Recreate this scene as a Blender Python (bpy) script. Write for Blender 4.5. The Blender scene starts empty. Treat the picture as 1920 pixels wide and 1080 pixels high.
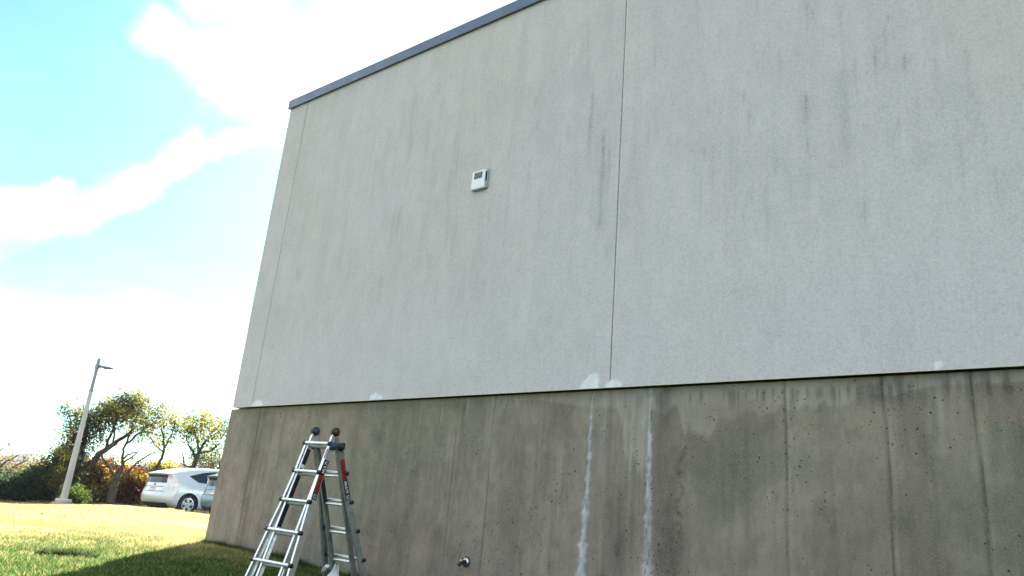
import bpy, bmesh, math, random
import numpy as np
from mathutils import Vector, Matrix

random.seed(7)
rng = np.random.default_rng(7)
S = bpy.context.scene
C = S.collection
R = math.radians

# ------------------------------------------------------------------ camera
cam_d = bpy.data.cameras.new('camera')
cam = bpy.data.objects.new('camera', cam_d)
C.objects.link(cam)
S.camera = cam
cam_d.sensor_width = 36.0
cam_d.lens = 1427.0 / 1920.0 * 36.0
cam_d.clip_start = 0.05
cam_d.clip_end = 6000
CR = Matrix(((0.79011192, 0.12465592, 0.60015335),
             (0.60739343, -0.2909061, -0.73922044),
             (0.08244007, 0.94859609, -0.30556357)))
cam.matrix_world = CR.to_4x4()

# ------------------------------------------------------------------ sun
SUN_EL = R(33)
SUN_DIR = Vector((-0.652 * math.cos(SUN_EL), 0.758 * math.cos(SUN_EL), math.sin(SUN_EL)))
sd = bpy.data.lights.new('sun', 'SUN')
sd.energy = 5.0
sd.angle = R(0.5)
sd.color = (1.0, 0.93, 0.82)
sun = bpy.data.objects.new('sun', sd)
C.objects.link(sun)
sun.rotation_euler = SUN_DIR.to_track_quat('Z', 'Y').to_euler()

# ------------------------------------------------------------------ view
S.view_settings.view_transform = 'Standard'
S.view_settings.look = 'None'
S.view_settings.exposure = 2.3
S.view_settings.gamma = 1


class NT:
    """tiny helper for writing node graphs as expressions"""
    def __init__(self, tree):
        self.t = tree
        self.t.nodes.clear()

    def new(self, typ, **kw):
        n = self.t.nodes.new(typ)
        for k, v in kw.items():
            setattr(n, k, v)
        return n

    def put(self, sock, v):
        if isinstance(v, bpy.types.NodeSocket):
            self.t.links.new(v, sock)
        elif v is not None:
            sock.default_value = v

    def m(self, op, a, b=None, c=None, clamp=False):
        n = self.new('ShaderNodeMath', operation=op)
        n.use_clamp = clamp
        self.put(n.inputs[0], a)
        self.put(n.inputs[1], b)
        if c is not None:
            self.put(n.inputs[2], c)
        return n.outputs[0]

    def mix(self, f, a, b, blend='MIX'):
        n = self.new('ShaderNodeMix', data_type='RGBA', blend_type=blend)
        self.put(n.inputs[0], f)
        self.put(n.inputs[6], a if isinstance(a, bpy.types.NodeSocket) else (*a[:3], 1))
        self.put(n.inputs[7], b if isinstance(b, bpy.types.NodeSocket) else (*b[:3], 1))
        return n.outputs[2]

    def noise(self, vec, scale, detail=4, rough=.5, w=None, col=False):
        n = self.new('ShaderNodeTexNoise')
        self.put(n.inputs['Vector'], vec)
        n.inputs['Scale'].default_value = scale
        n.inputs['Detail'].default_value = detail
        n.inputs['Roughness'].default_value = rough
        return n.outputs['Color' if col else 'Fac']

    def ramp(self, f, lo, hi, a=0.0, b=1.0, smooth=True):
        n = self.new('ShaderNodeMapRange')
        if smooth:
            n.interpolation_type = 'SMOOTHSTEP'
        self.put(n.inputs[0], f)
        n.inputs[1].default_value = lo
        n.inputs[2].default_value = hi
        n.inputs[3].default_value = a
        n.inputs[4].default_value = b
        return n.outputs[0]

    def scale(self, vec, s):
        n = self.new('ShaderNodeVectorMath', operation='MULTIPLY')
        self.put(n.inputs[0], vec)
        n.inputs[1].default_value = s
        return n.outputs[0]

    def pos(self):
        return self.new('ShaderNodeNewGeometry').outputs['Position']

    def obj(self):
        return self.new('ShaderNodeTexCoord').outputs['Object']

    def attr(self, name, out='Color'):
        n = self.new('ShaderNodeAttribute')
        n.attribute_name = name
        return n.outputs[out]

    def bump(self, h, strength=.3, dist=.01, normal=None):
        n = self.new('ShaderNodeBump')
        n.inputs['Strength'].default_value = strength
        n.inputs['Distance'].default_value = dist
        self.put(n.inputs['Height'], h)
        if normal:
            self.put(n.inputs['Normal'], normal)
        return n.outputs[0]


# ------------------------------------------------------------------ world
W = bpy.data.worlds.new('World')
S.world = W
W.use_nodes = True
w = NT(W.node_tree)
sky = w.new('ShaderNodeTexSky', sky_type='NISHITA')
sky.sun_disc = False
sky.sun_elevation = SUN_EL
sky.sun_rotation = math.atan2(SUN_DIR.x, SUN_DIR.y)
sky.altitude = 50
sky.air_density = 1.0
sky.dust_density = 0.7
sky.ozone_density = 1.0
tc = w.new('ShaderNodeTexCoord').outputs['Generated']
warp = w.noise(tc, 5.0, 6, .6, col=True)
wv = w.new('ShaderNodeVectorMath', operation='SUBTRACT')
w.put(wv.inputs[0], warp)
wv.inputs[1].default_value = (.5, .5, .5)
wv2 = w.scale(wv.outputs[0], (.09, .09, .09))
wa = w.new('ShaderNodeVectorMath', operation='ADD')
w.put(wa.inputs[0], tc)
w.put(wa.inputs[1], wv2)
sep = w.new('ShaderNodeSeparateXYZ')
w.put(sep.inputs[0], wa.outputs[0])
AZ = w.m('MULTIPLY', w.m('ARCTAN2', w.m('MULTIPLY', sep.outputs[0], -1.0), sep.outputs[1]), 57.29578)
EL = w.m('MULTIPLY', w.m('ARCTAN2', sep.outputs[2],
         w.m('SQRT', w.m('ADD', w.m('MULTIPLY', sep.outputs[0], sep.outputs[0]),
                         w.m('MULTIPLY', sep.outputs[1], sep.outputs[1])))), 57.29578)


def capsule(p, q, r, soft, amt=1.0):
    """cloud streak between two sky directions (azimuth, elevation in degrees)"""
    bx, by = q[0] - p[0], q[1] - p[1]
    l2 = bx * bx + by * by
    px = w.m('SUBTRACT', AZ, p[0])
    py = w.m('SUBTRACT', EL, p[1])
    h = w.m('DIVIDE', w.m('ADD', w.m('MULTIPLY', px, bx), w.m('MULTIPLY', py, by)), l2, clamp=True)
    dx = w.m('SUBTRACT', px, w.m('MULTIPLY', h, bx))
    dy = w.m('SUBTRACT', py, w.m('MULTIPLY', h, by))
    d = w.m('SQRT', w.m('ADD', w.m('MULTIPLY', dx, dx), w.m('MULTIPLY', dy, dy)))
    r, soft = r * .58, soft * 1.85
    return w.ramp(d, r - soft, r + soft, amt, 0.0)


streaks = [((78, 13.0), (74.5, 15.2), 1.2, .8, 1), ((74.5, 15.6), (71.2, 17.6), 1.35, .7, 1),
           ((71.2, 17.6), (67.3, 20.6), 1.1, .6, 1), ((67.3, 20.6), (64.6, 24.2), .75, .6, 1),
           ((64.6, 24.2), (59, 26.0), .35, .5, .9), ((77, 16.0), (71.8, 19.0), .35, .45, .8),
           ((68.6, 30.2), (64.4, 29.3), 1.2, 1.0, 1), ((64.4, 29.3), (57, 28.6), 2.0, 1.5, 1),
           ((57, 28.6), (46, 31), 2.6, 2.0, 1), ((65.6, 27.6), (61.5, 26.6), .25, .45, .8),
           ((66, 33.4), (57, 33.6), .9, 1.4, .7), ((57, 36.5), (48, 36.5), 1.2, 2.0, .5),
           ((90, 8.0), (74, 8.6), 3.2, 1.2, 1), ((74, 8.6), (65, 9.8), 3.2, 1.2, 1),
           ((65, 9.8), (50, 8.0), 3.4, 1.6, 1)]
cl = None
for s_ in streaks:
    c_ = capsule(*s_)
    cl = c_ if cl is None else w.m('MAXIMUM', cl, c_)
# unseen cloud added behind the camera to brighten the wall; almost none ahead
gen = w.ramp(w.noise(w.scale(tc, (1.2, 1.2, 4.0)), 1.6, 6, .6), .36, .62, 0, .85)
wsp = w.ramp(w.noise(w.scale(wa.outputs[0], (1, 1, 2.2)), 8, 10, .72), .34, .60, .30, 1.1)
away = w.ramp(sep.outputs[1], -.1, .2, 1.0, 0.05)
cl = w.m('MULTIPLY', w.m('MAXIMUM', cl, w.m('MULTIPLY', gen, away)), wsp, clamp=True)
skyc = w.mix(cl, w.mix(1.0, sky.outputs[0], (.46, .84, .80), 'MULTIPLY'), (11.0, 10.9, 11.0))
bg = w.new('ShaderNodeBackground')
w.put(bg.inputs[0], skyc)
bg.inputs[1].default_value = 0.055
wo = w.new('ShaderNodeOutputWorld')
W.node_tree.links.new(bg.outputs[0], wo.inputs[0])


# ------------------------------------------------------------------ materials
def material(name, build):
    m = bpy.data.materials.new(name)
    m.use_nodes = True
    n = NT(m.node_tree)
    out = n.new('ShaderNodeOutputMaterial')
    sh = build(n)
    m.node_tree.links.new(sh, out.inputs[0])
    return m


def pbsdf(n, col, rough=.6, metal=0.0, normal=None, spec=None, coat=0.0, trans=0.0):
    b = n.new('ShaderNodeBsdfPrincipled')
    n.put(b.inputs['Base Color'], col if isinstance(col, bpy.types.NodeSocket) else (*col[:3], 1))
    n.put(b.inputs['Roughness'], rough)
    n.put(b.inputs['Metallic'], metal)
    if normal:
        n.put(b.inputs['Normal'], normal)
    if spec is not None:
        b.inputs['Specular IOR Level'].default_value = spec
    b.inputs['Coat Weight'].default_value = coat
    b.inputs['Transmission Weight'].default_value = trans
    return b.outputs[0]


def m_plain(name, col, rough=.5, metal=0.0, var=.12, vscale=6.0, coat=0.0, bump=0.0, spec=None):
    def f(n):
        o = n.obj()
        a = n.noise(o, vscale, 6, .6)
        c = n.mix(n.ramp(a, .3, .7), [x * (1 - var) for x in col], [min(1, x * (1 + var)) for x in col])
        r = n.ramp(n.noise(o, vscale * 2.3, 4), .3, .7, max(.03, rough - .08), min(1, rough + .08))
        nr = n.bump(n.noise(o, vscale * 12, 3), .4, bump) if bump else None
        return pbsdf(n, c, r, metal, nr, spec, coat)
    return material(name, f)


def f_stucco(n):
    p = n.pos()
    c = n.attr('tint')
    fine = n.noise(p, 55, 5, .65)
    mott = n.noise(n.scale(p, (1.0, 1.0, .55)), 5.5, 7, .62)
    c = n.mix(n.ramp(mott, .3, .75, .0, .22), c, (.30, .30, .30))
    c = n.mix(n.ramp(fine, .38, .66, 0, .34), c, (.74, .74, .75))
    gr = n.noise(p, 26, 6, .75)
    c = n.mix(n.ramp(gr, .46, .66, 0, .30), c, (.34, .34, .35))
    rain = n.noise(n.scale(p, (1, 1, .06)), 34, 6, .7)
    c = n.mix(n.ramp(rain, .5, .78, 0, .13), c, (.25, .25, .255))
    spk = n.noise(p, 170, 2, .5)
    c = n.mix(n.ramp(spk, .55, .8, 0, .22), c, (.18, .18, .19))
    h = n.m('ADD', n.m('MULTIPLY', fine, 1.0), n.m('MULTIPLY', spk, .6))
    return pbsdf(n, c, .9, 0, n.bump(h, .32, .005), .2)


def f_concrete(n):
    p = n.pos()
    c = n.attr('tint')
    vor = n.new('ShaderNodeTexVoronoi')
    wpv = n.new('ShaderNodeVectorMath', operation='ADD')
    n.put(wpv.inputs[0], p)
    n.put(wpv.inputs[1], n.scale(n.noise(p, 45, 2, .5, col=True), (.022, .022, .03)))
    n.put(vor.inputs['Vector'], wpv.outputs[0])
    vor.inputs['Scale'].default_value = 36
    wn = n.new('ShaderNodeTexWhiteNoise')
    n.put(wn.inputs['Vector'], vor.outputs['Position'])
    rad = n.m('MULTIPLY', n.m('POWER', wn.outputs['Value'], 1.5), .30)
    clus = n.ramp(n.noise(p, 1.7, 4, .6), .40, .60, .25, 1.0)
    rad = n.m('MULTIPLY', rad, clus)
    pit = n.ramp(n.m('SUBTRACT', rad, vor.outputs['Distance']), -.01, .03, 0, 1)
    vor2 = n.new('ShaderNodeTexVoronoi')
    n.put(vor2.inputs['Vector'], wpv.outputs[0])
    vor2.inputs['Scale'].default_value = 9
    wn2 = n.new('ShaderNodeTexWhiteNoise')
    n.put(wn2.inputs['Vector'], vor2.outputs['Position'])
    rad2 = n.m('MULTIPLY', n.m('POWER', wn2.outputs['Value'], 6.0), .085)
    pit2 = n.ramp(n.m('SUBTRACT', rad2, vor2.outputs['Distance']), -.006, .01, 0, 1)
    pit = n.m('MAXIMUM', pit, pit2)
    fine = n.noise(p, 70, 5, .7)
    mid = n.noise(n.scale(p, (1, 1, .5)), 11, 7, .66)
    c = n.mix(n.ramp(mid, .3, .72, 0, .30), c, (.10, .095, .085))
    c = n.mix(n.ramp(fine, .4, .75, 0, .30), c, (.40, .385, .35))
    c = n.mix(n.m('MULTIPLY', pit, .9), c, (.02, .02, .02))
    h = n.m('SUBTRACT', n.m('MULTIPLY', fine, .5), n.m('MULTIPLY', pit, 2.0))
    return pbsdf(n, c, .88, 0, n.bump(h, .6, .006), .25)


def f_ground(n):
    p = n.pos()
    a = n.noise(p, .55, 6, .6)
    b = n.noise(p, 9, 6, .7)
    c = n.mix(n.ramp(a, .35, .65), (.035, .06, .015), (.10, .10, .03))
    c = n.mix(n.ramp(b, .4, .7, 0, .7), c, (.05, .055, .018))
    return pbsdf(n, c, .95, 0, n.bump(b, .8, .04), .1)


def f_grass(n):
    c = n.attr('tint')
    d = n.new('ShaderNodeBsdfDiffuse')
    n.put(d.inputs[0], c)
    t = n.new('ShaderNodeBsdfTranslucent')
    g = n.new('ShaderNodeGamma')
    n.put(g.inputs[0], c)
    g.inputs[1].default_value = .85
    n.put(t.inputs[0], g.outputs[0])
    mx = n.new('ShaderNodeMixShader')
    mx.inputs[0].default_value = .68
    n.put(mx.inputs[1], d.outputs[0])
    n.put(mx.inputs[2], t.outputs[0])
    return mx.outputs[0]


def f_bark(n):
    o = n.pos()
    a = n.noise(n.scale(o, (1, 1, .3)), 16, 6, .7)
    c = n.mix(n.ramp(a, .3, .7), (.035, .027, .02), (.11, .09, .07))
    return pbsdf(n, c, .95, 0, n.bump(a, .8, .03), .1)


def f_asphalt(n):
    o = n.pos()
    a = n.noise(o, 60, 4, .7)
    b = n.noise(o, .8, 5, .6)
    c = n.mix(n.ramp(a, .35, .7), (.035, .035, .037), (.075, .075, .078))
    c = n.mix(n.ramp(b, .4, .7, 0, .4), c, (.09, .088, .085))
    return pbsdf(n, c, .92, 0, n.bump(a, .5, .008), .2)


def f_hill(n):
    o = n.pos()
    a = n.noise(o, .05, 8, .7)
    c = n.mix(n.ramp(a, .35, .65), (.035, .05, .022), (.13, .085, .035))
    return pbsdf(n, c, 1, 0, n.bump(a, 1, 6.0), .05)


M = {
    'stucco': material('stucco', f_stucco),
    'concrete': material('concrete', f_concrete),
    'ground': material('ground', f_ground),
    'grass': material('grass', f_grass),
    'leaf': material('leaf', f_grass),
    'bark': material('bark', f_bark),
    'asphalt': material('asphalt', f_asphalt),
    'hill': material('hill', f_hill),
    'coping': m_plain('coping', (.11, .145, .21), .42, .35, .12, 3.0),
    'sealant': m_plain('sealant', (.085, .055, .025), .7, 0, .5, 9.0),
    'trim': m_plain('trim', (.62, .58, .45), .7, 0, .1, 9.0),
    'roof': m_plain('roof', (.25, .25, .25), .9),
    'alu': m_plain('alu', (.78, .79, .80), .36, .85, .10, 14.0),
    'alu_shaded': m_plain('alu_shaded', (.33, .35, .345), .5, .6, .2, 14.0),  # same aluminium with the shaded side's darkness put into its colour
    'green_alu': m_plain('green_alu', (.50, .54, .40), .45, .6, .15, 10.0),
    'black_plastic': m_plain('black_plastic', (.018, .019, .022), .45, 0, .2, 30.0),
    'blue_plastic': m_plain('blue_plastic', (.03, .05, .11), .4, 0, .3, 20.0),
    'maroon': m_plain('maroon', (.12, .02, .03), .4, 0, .3, 20.0),
    'decal_black': m_plain('decal_black', (.012, .012, .016), .4, 0, .2, 20.0),
    'decal_red': m_plain('decal_red', (.30, .03, .025), .4, 0, .2, 20.0),
    'decal_dark_red': m_plain('decal_dark_red', (.10, .012, .01), .45, 0, .3, 20.0),
    'decal_white': m_plain('decal_white', (.8, .8, .8), .45, 0, .05, 20.0),
    'rag': m_plain('rag', (.78, .80, .80), .9, 0, .06, 12.0, bump=.004),
    'vent_white': m_plain('vent_white', (.80, .83, .86), .45, 0, .04, 9.0),
    'vent_grey': m_plain('vent_grey', (.33, .36, .40), .5, .2, .1, 9.0),
    'grille': m_plain('grille', (.015, .016, .03), .5, 0, .2, 9.0),
    'chrome': m_plain('chrome', (.62, .62, .64), .3, .9, .15, 30.0),
    'dark_metal': m_plain('dark_metal', (.025, .024, .03), .5, .3, .3, 30.0),
    'pole_paint': m_plain('pole_paint', (.50, .47, .43), .55, 0, .12, 1.5),
    'lamp_grey': m_plain('lamp_grey', (.27, .26, .31), .5, .2, .1, 3.0),
    'pole_base': m_plain('pole_base', (.36, .31, .26), .9, 0, .25, 6.0, bump=.01),
    'paint_silver': material('paint_silver', lambda n: pbsdf(n, (.68, .69, .71), .3, .25, coat=.7)),
    'paint_bluegrey': material('paint_bluegrey', lambda n: pbsdf(n, (.15, .25, .31), .3, .3, coat=.7)),
    'glass': m_plain('glass', (.015, .022, .035), .1, 0, .2, 3.0, spec=.45),
    'lens': m_plain('lens', (.74, .67, .70), .15, .1, .12, 12.0, coat=.9),
    'trim_black': m_plain('trim_black', (.02, .02, .022), .5, 0, .2, 5.0),
    'tyre': m_plain('tyre', (.018, .018, .02), .85, 0, .2, 15.0),
    'rim': m_plain('rim', (.62, .64, .67), .3, .6, .08, 12.0),
    'plate': m_plain('plate', (.70, .62, .62), .5, 0, .06, 12.0),
    'plate_red': m_plain('plate_red', (.45, .10, .10), .5, 0, .1, 12.0),
    'road_paint': m_plain('road_paint', (.78, .78, .75), .8, 0, .15, 5.0),
}


# ------------------------------------------------------------------ object helpers
def tag(o, label=None, cat=None, group=None, kind=None):
    if label: o['label'] = label
    if cat: o['category'] = cat
    if group: o['group'] = group
    if kind: o['kind'] = kind
    return o


def empty(name, loc=(0, 0, 0), rot=None):
    o = bpy.data.objects.new(name, None)
    o.empty_display_size = .2
    C.objects.link(o)
    o.location = loc
    if rot is not None:
        o.rotation_euler = rot
    return o


def link_mesh(name, me, mat, parent=None, smooth=False):
    if smooth:
        me.polygons.foreach_set('use_smooth', [True] * len(me.polygons))
    o = bpy.data.objects.new(name, me)
    if mat is not None and not me.materials:
        me.materials.append(M[mat] if isinstance(mat, str) else mat)
    C.objects.link(o)
    if parent: o.parent = parent
    return o


def from_bm(name, bm, mat, parent=None, smooth=False):
    bmesh.ops.recalc_face_normals(bm, faces=bm.faces)
    me = bpy.data.meshes.new(name)
    bm.to_mesh(me)
    bm.free()
    return link_mesh(name, me, mat, parent, smooth)


def from_np(name, V, F, mat, parent=None, cols=None, smooth=False):
    """V (n,3), F (m,k) -> mesh, fast; cols: per-vertex rgb"""
    me = bpy.data.meshes.new(name)
    V = np.asarray(V, np.float32)
    F = np.asarray(F, np.int32)
    me.vertices.add(len(V))
    me.vertices.foreach_set('co', V.ravel())
    k = F.shape[1]
    me.loops.add(F.size)
    me.loops.foreach_set('vertex_index', F.ravel())
    me.polygons.add(len(F))
    me.polygons.foreach_set('loop_start', np.arange(0, F.size, k, dtype=np.int32))
    me.update(calc_edges=True)
    if cols is not None:
        a = me.attributes.new('tint', 'FLOAT_COLOR', 'POINT')
        c4 = np.ones((len(V), 4), np.float32)
        c4[:, :3] = cols
        a.data.foreach_set('color', c4.ravel())
    me.validate()
    return link_mesh(name, me, mat, parent, smooth)


def box(bm, c, s, mat4=None, bev=0.0):
    r = bmesh.ops.create_cube(bm, size=1.0)
    vs = r['verts']
    bmesh.ops.scale(bm, vec=s, verts=vs)
    bmesh.ops.translate(bm, vec=c, verts=vs)
    if bev:
        es = list({e for v in vs for e in v.link_edges})
        rr = bmesh.ops.bevel(bm, geom=es, offset=bev, segments=2, affect='EDGES', profile=.6)
        vs = list({v for f in rr['faces'] for v in f.verts} | {v for v in vs if v.is_valid})
    if mat4 is not None:
        bmesh.ops.transform(bm, matrix=mat4, verts=vs)
    return vs


def cyl(bm, p, q, r1, r2=None, seg=16, caps=True):
    p, q = Vector(p), Vector(q)
    d = q - p
    L = d.length
    r2 = r1 if r2 is None else r2
    m4 = Matrix.Translation((p + q) / 2) @ d.to_track_quat('Z', 'Y').to_matrix().to_4x4()
    bmesh.ops.create_cone(bm, cap_ends=caps, segments=seg, radius1=r1, radius2=r2, depth=L, matrix=m4)


def tube_np(pts, rad, seg=6):
    """tapered tube along points -> V, F (quads)"""
    pts = np.asarray(pts, float)
    n = len(pts)
    rad = np.asarray(rad, float)
    t = np.gradient(pts, axis=0)
    t /= np.linalg.norm(t, axis=1)[:, None] + 1e-9
    ref = np.array([0.31, 0.85, 0.42])
    u = np.cross(t, ref)
    u /= np.linalg.norm(u, axis=1)[:, None] + 1e-9
    v = np.cross(t, u)
    a = np.linspace(0, 2 * math.pi, seg, endpoint=False)
    V = pts[:, None, :] + rad[:, None, None] * (np.cos(a)[None, :, None] * u[:, None, :] + np.sin(a)[None, :, None] * v[:, None, :])
    V = V.reshape(-1, 3)
    F = []
    for i in range(n - 1):
        for j in range(seg):
            k = (j + 1) % seg
            F.append((i * seg + j, i * seg + k, (i + 1) * seg + k, (i + 1) * seg + j))
    return V, np.array(F)


def join_np(parts):
    Vs, Fs, o = [], [], 0
    for V, F in parts:
        Vs.append(V); Fs.append(F + o); o += len(V)
    return np.concatenate(Vs), np.concatenate(Fs)


# numpy value noise ---------------------------------------------------------
_perm = rng.random((257, 257))


def vnoise(x, y, seed=0):
    x = x + seed * 17.3; y = y + seed * 9.1
    xi = np.floor(x).astype(int); yi = np.floor(y).astype(int)
    fx = x - xi; fy = y - yi
    fx = fx * fx * (3 - 2 * fx); fy = fy * fy * (3 - 2 * fy)
    g = lambda a, b: _perm[a % 257, b % 257]
    return (g(xi, yi) * (1 - fx) + g(xi + 1, yi) * fx) * (1 - fy) + (g(xi, yi + 1) * (1 - fx) + g(xi + 1, yi + 1) * fx) * fy


def fbm(x, y, o=4, seed=0):
    s, a, t = 0, 1, 0
    for i in range(o):
        s = s + a * vnoise(x * 2 ** i, y * 2 ** i, seed + i * 3)
        t += a
        a *= .55
    return np.clip((s / t - .5) * 1.45 + .5, 0, 1)


def sstep(a, b, x):
    t = np.clip((x - a) / (b - a), 0, 1)
    return t * t * (3 - 2 * t)


# camera-ray helper: a direction in the world for a place in the photograph
def ray(px, py):
    d = CR @ Vector((px - 960, 540 - py, -1427.0))
    return d / math.hypot(d.x, d.y)


# ------------------------------------------------------------------ ground
TS = [-3000, -60, 0, 4, 8, 11.9, 16, 20, 24, 28, 34, 45, 80, 200, 3000]
ZS = [-6, -3, -1.4, -1.03, -.70, -.475, -.385, -.325, -.30, -.295, -.26, -.3, -1.0, -4, -12]


def gz(x, y):
    x = np.asarray(x); y = np.asarray(y)
    t = -.87 * x + .49 * y
    side_ = .49 * x + .87 * y
    z = np.interp(t, TS, ZS) + .045 * np.clip(side_ + 1.3, -6, 0) * sstep(12, 27, t) * (1 - sstep(31, 34.5, t))
    z = z + .095 * sstep(-4.5, -.8, side_) * sstep(19, 25, t) * (1 - sstep(34, 40, t))
    z = z - .125 * sstep(-29.5, -28.6, x) * sstep(12.5, 12.95, y) * (1 - sstep(34, 36, y))
    return z + .012 * (fbm(np.asarray(x) * .7 + 50, np.asarray(y) * .7 + 80, 3) - .5) * 2


def axis(lo, hi, step, far):
    c = np.arange(lo, hi + 1e-6, step)
    g, s = [], step
    x = hi
    while x < far:
        s *= 1.35; x += s; g.append(x)
    h, s = [], step
    x = lo
    while x > -far:
        s *= 1.35; x -= s; h.append(x)
    return np.concatenate([h[::-1], c, g])


def grid_mesh(name, xs, ys, zf, mat, parent=None):
    X, Y = np.meshgrid(xs, ys, indexing='ij')
    V = np.stack([X, Y, zf(X, Y)], -1).reshape(-1, 3)
    nx, ny = len(xs), len(ys)
    i, j = np.meshgrid(np.arange(nx - 1), np.arange(ny - 1), indexing='ij')
    a = (i * ny + j).ravel()
    F = np.stack([a, a + ny, a + ny + 1, a + 1], 1)
    return from_np(name, V, F, mat, parent, smooth=True)


g = grid_mesh('ground', axis(-45, 8, .3, 1100), axis(-8, 40, .3, 1100), gz, 'ground')
tag(g, kind='structure')

LOT = (-28.9, -11.0, 13.0, 34.0)
lot = grid_mesh('parking_lot', np.arange(LOT[0], LOT[1], .3), np.arange(LOT[2], LOT[3], .3),
                lambda x, y: gz(x, y) + .006, 'asphalt')
tag(lot, kind='structure')

# ------------------------------------------------------------------ building
YW, YC = 6.20, 6.27            # face of the render above, face of the concrete below
ZJ, ZT = 1.395, 6.33           # underside of the render, underside of the coping
XL, XR, YB = -10.04, 9.0, 19.0
b = empty('building', (XL, YW, -.5))
tag(b, 'large pale rendered building with a weathered concrete base and blue-grey roof edge', 'building')


def bpart(name, bm, mat, smooth=False):
    o = from_bm(name, bm, mat, None, smooth)
    o.parent = b
    o.matrix_parent_inverse = Matrix.Translation((-XL, -YW, .5))
    return o


def badopt(o):
    o.parent = b
    o.matrix_parent_inverse = Matrix.Translation((-XL, -YW, .5))
    return o


# --- render (stucco) face with two control joints cut into it
J1, J2 = -9.575, -3.735
xs = np.concatenate([np.arange(XL, .2, .016), np.arange(.2, XR, .25), [XR]])
for J in (J1, J2):
    xs = xs[np.abs(xs - J) > .016]
    xs = np.concatenate([xs, [J - .008, J - .0035, J + .0035, J + .008]])
xs = np.sort(xs)
zs = np.concatenate([np.arange(ZJ, ZT, .018), [ZT]])
X, Z = np.meshgrid(xs, zs, indexing='ij')
Yf = np.full_like(X, YW)
Yf += .004 * (fbm(X * .8, Z * .8, 3, 5) - .5)
jm = ((np.abs(X - J1) < .005) | (np.abs(X - J2) < .005)) & (Z > ZJ + .06)
Yf[jm] += .010
zw = .10 * np.sin(Z * 1.3)
n1 = fbm(X * .55, Z * .35, 4, 1)
n2 = fbm(X * 5.5, Z * .45, 4, 2)           # long vertical rain marks
n3 = fbm(X * 16, Z * 1.1, 3, 4)
n4 = fbm(X * 2.2, Z * 1.6, 4, 9)
base = np.array([.572, .517, .525])
warm = np.array([.560, .507, .488])
cool = np.array([.558, .517, .540])
wfac = sstep(.42, .62, n1)[..., None] * .8
low = sstep(4.6, 1.6, Z)[..., None]
col = (base * (1 - wfac) + warm * wfac) * (1 - low * .5) + cool * 1.05 * low * .5
stn = .10 * sstep(.50, .85, n2) * sstep(1.9, 3.2, Z) + .06 * sstep(.5, .85, n3) * sstep(2, 3.4, Z) + .10 * sstep(.5, .85, n4)
# individual dark runs seen in the photograph (x, top z, length, half width, strength)
runs = [
        (-4.12, 4.81, 1.1, 0.03, 0.55), (-3.94, 4.29, 1.28, 0.034, 0.6), (-4.41, 4.46, 0.36, 0.018, 0.5), (-4.92, 4.99, 0.25, 0.014, 0.5), (-5.67, 5.31, 0.16, 0.014, 0.4),
        (-7.02, 5.12, 0.66, 0.03, 0.35), (-6.17, 4.88, 0.37, 0.018, 0.4), (-6.69, 5.19, 0.77, 0.022, 0.25), (-4.52, 4.27, 0.23, 0.015, 0.3), (-4.87, 4.63, 0.19, 0.014, 0.35),
        (-6.19, 4.35, 0.96, 0.045, 0.35), (-7.03, 4.0, 0.61, 0.05, 0.35), (-3.95, 3.26, 0.27, 0.03, 0.4), (-4.13, 4.96, 0.15, 0.012, 0.35), (-5.16, 4.05, 0.19, 0.02, 0.2),
        (-5.47, 3.67, 0.36, 0.05, 0.25), (-6.54, 3.76, 0.3, 0.03, 0.25), (-2.39, 4.24, 0.2, 0.014, 0.7), (-1.82, 4.03, 0.49, 0.02, 0.8), (-1.22, 4.36, 0.52, 0.015, 0.6),
        (-1.0, 4.14, 0.23, 0.018, 0.6), (-0.55, 3.98, 0.2, 0.02, 0.3), (-1.5, 4.18, 1.15, 0.09, 0.3), (-2.79, 3.73, 0.23, 0.012, 0.5), (-2.33, 3.21, 0.25, 0.012, 0.55),
        (-2.24, 3.76, 0.31, 0.012, 0.35), (-2.1, 3.49, 0.29, 0.014, 0.35), (-1.77, 4.97, 0.11, 0.016, 0.5), (-1.45, 4.84, 0.1, 0.014, 0.45), (-3.08, 3.98, 0.4, 0.016, 0.3),
        (-0.91, 3.3, 0.32, 0.06, 0.28), (-2.68, 4.27, 0.2, 0.012, 0.3), (-0.54, 3.74, 0.83, 0.1, 0.22), (-1.35, 3.57, 0.13, 0.014, 0.3), (-1.09, 4.58, 0.14, 0.014, 0.3)]
rr_ = random.Random(5)
for _ in range(150):        # a haze of fainter, thinner runs over both panels
    rx_ = rr_.uniform(-9.4, .3)
    runs.append((rx_, rr_.uniform(2.9, 5.9), rr_.uniform(.15, .9), rr_.uniform(.009, .020), rr_.uniform(.10, .34) * (1.25 if -4.9 < rx_ < -3.8 or rx_ > -2.6 else .9)))
rn = fbm(X * 48, Z * 16, 3, 11)
for (rx, rz, L, hw, st) in runs:
    dx = np.abs(X - rx - .006 * np.sin(Z * 9 + rx * 5))
    prof = sstep(0, min(.10, L * .3), rz - Z) * (1 - sstep(L * .45, L * 1.05, rz - Z))
    stn = stn + st * .95 * prof * np.exp(-(dx / (hw * .62)) ** 2) * (.15 + 1.3 * rn)
    stn = stn + st * .22 * prof * np.exp(-(dx / (hw * 3.2)) ** 2)
stn = np.clip(stn, 0, .85)[..., None]
col = col * (1 - stn * .62) + np.array([.12, .115, .12]) * stn * .42
col[jm] = (.20, .16, .15)
lip = (X > J2 + .006) & (X < J2 + .02) & (Z > 2)
col[lip] = col[lip] * .5 + np.array([.7, .68, .64]) * .5
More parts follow.
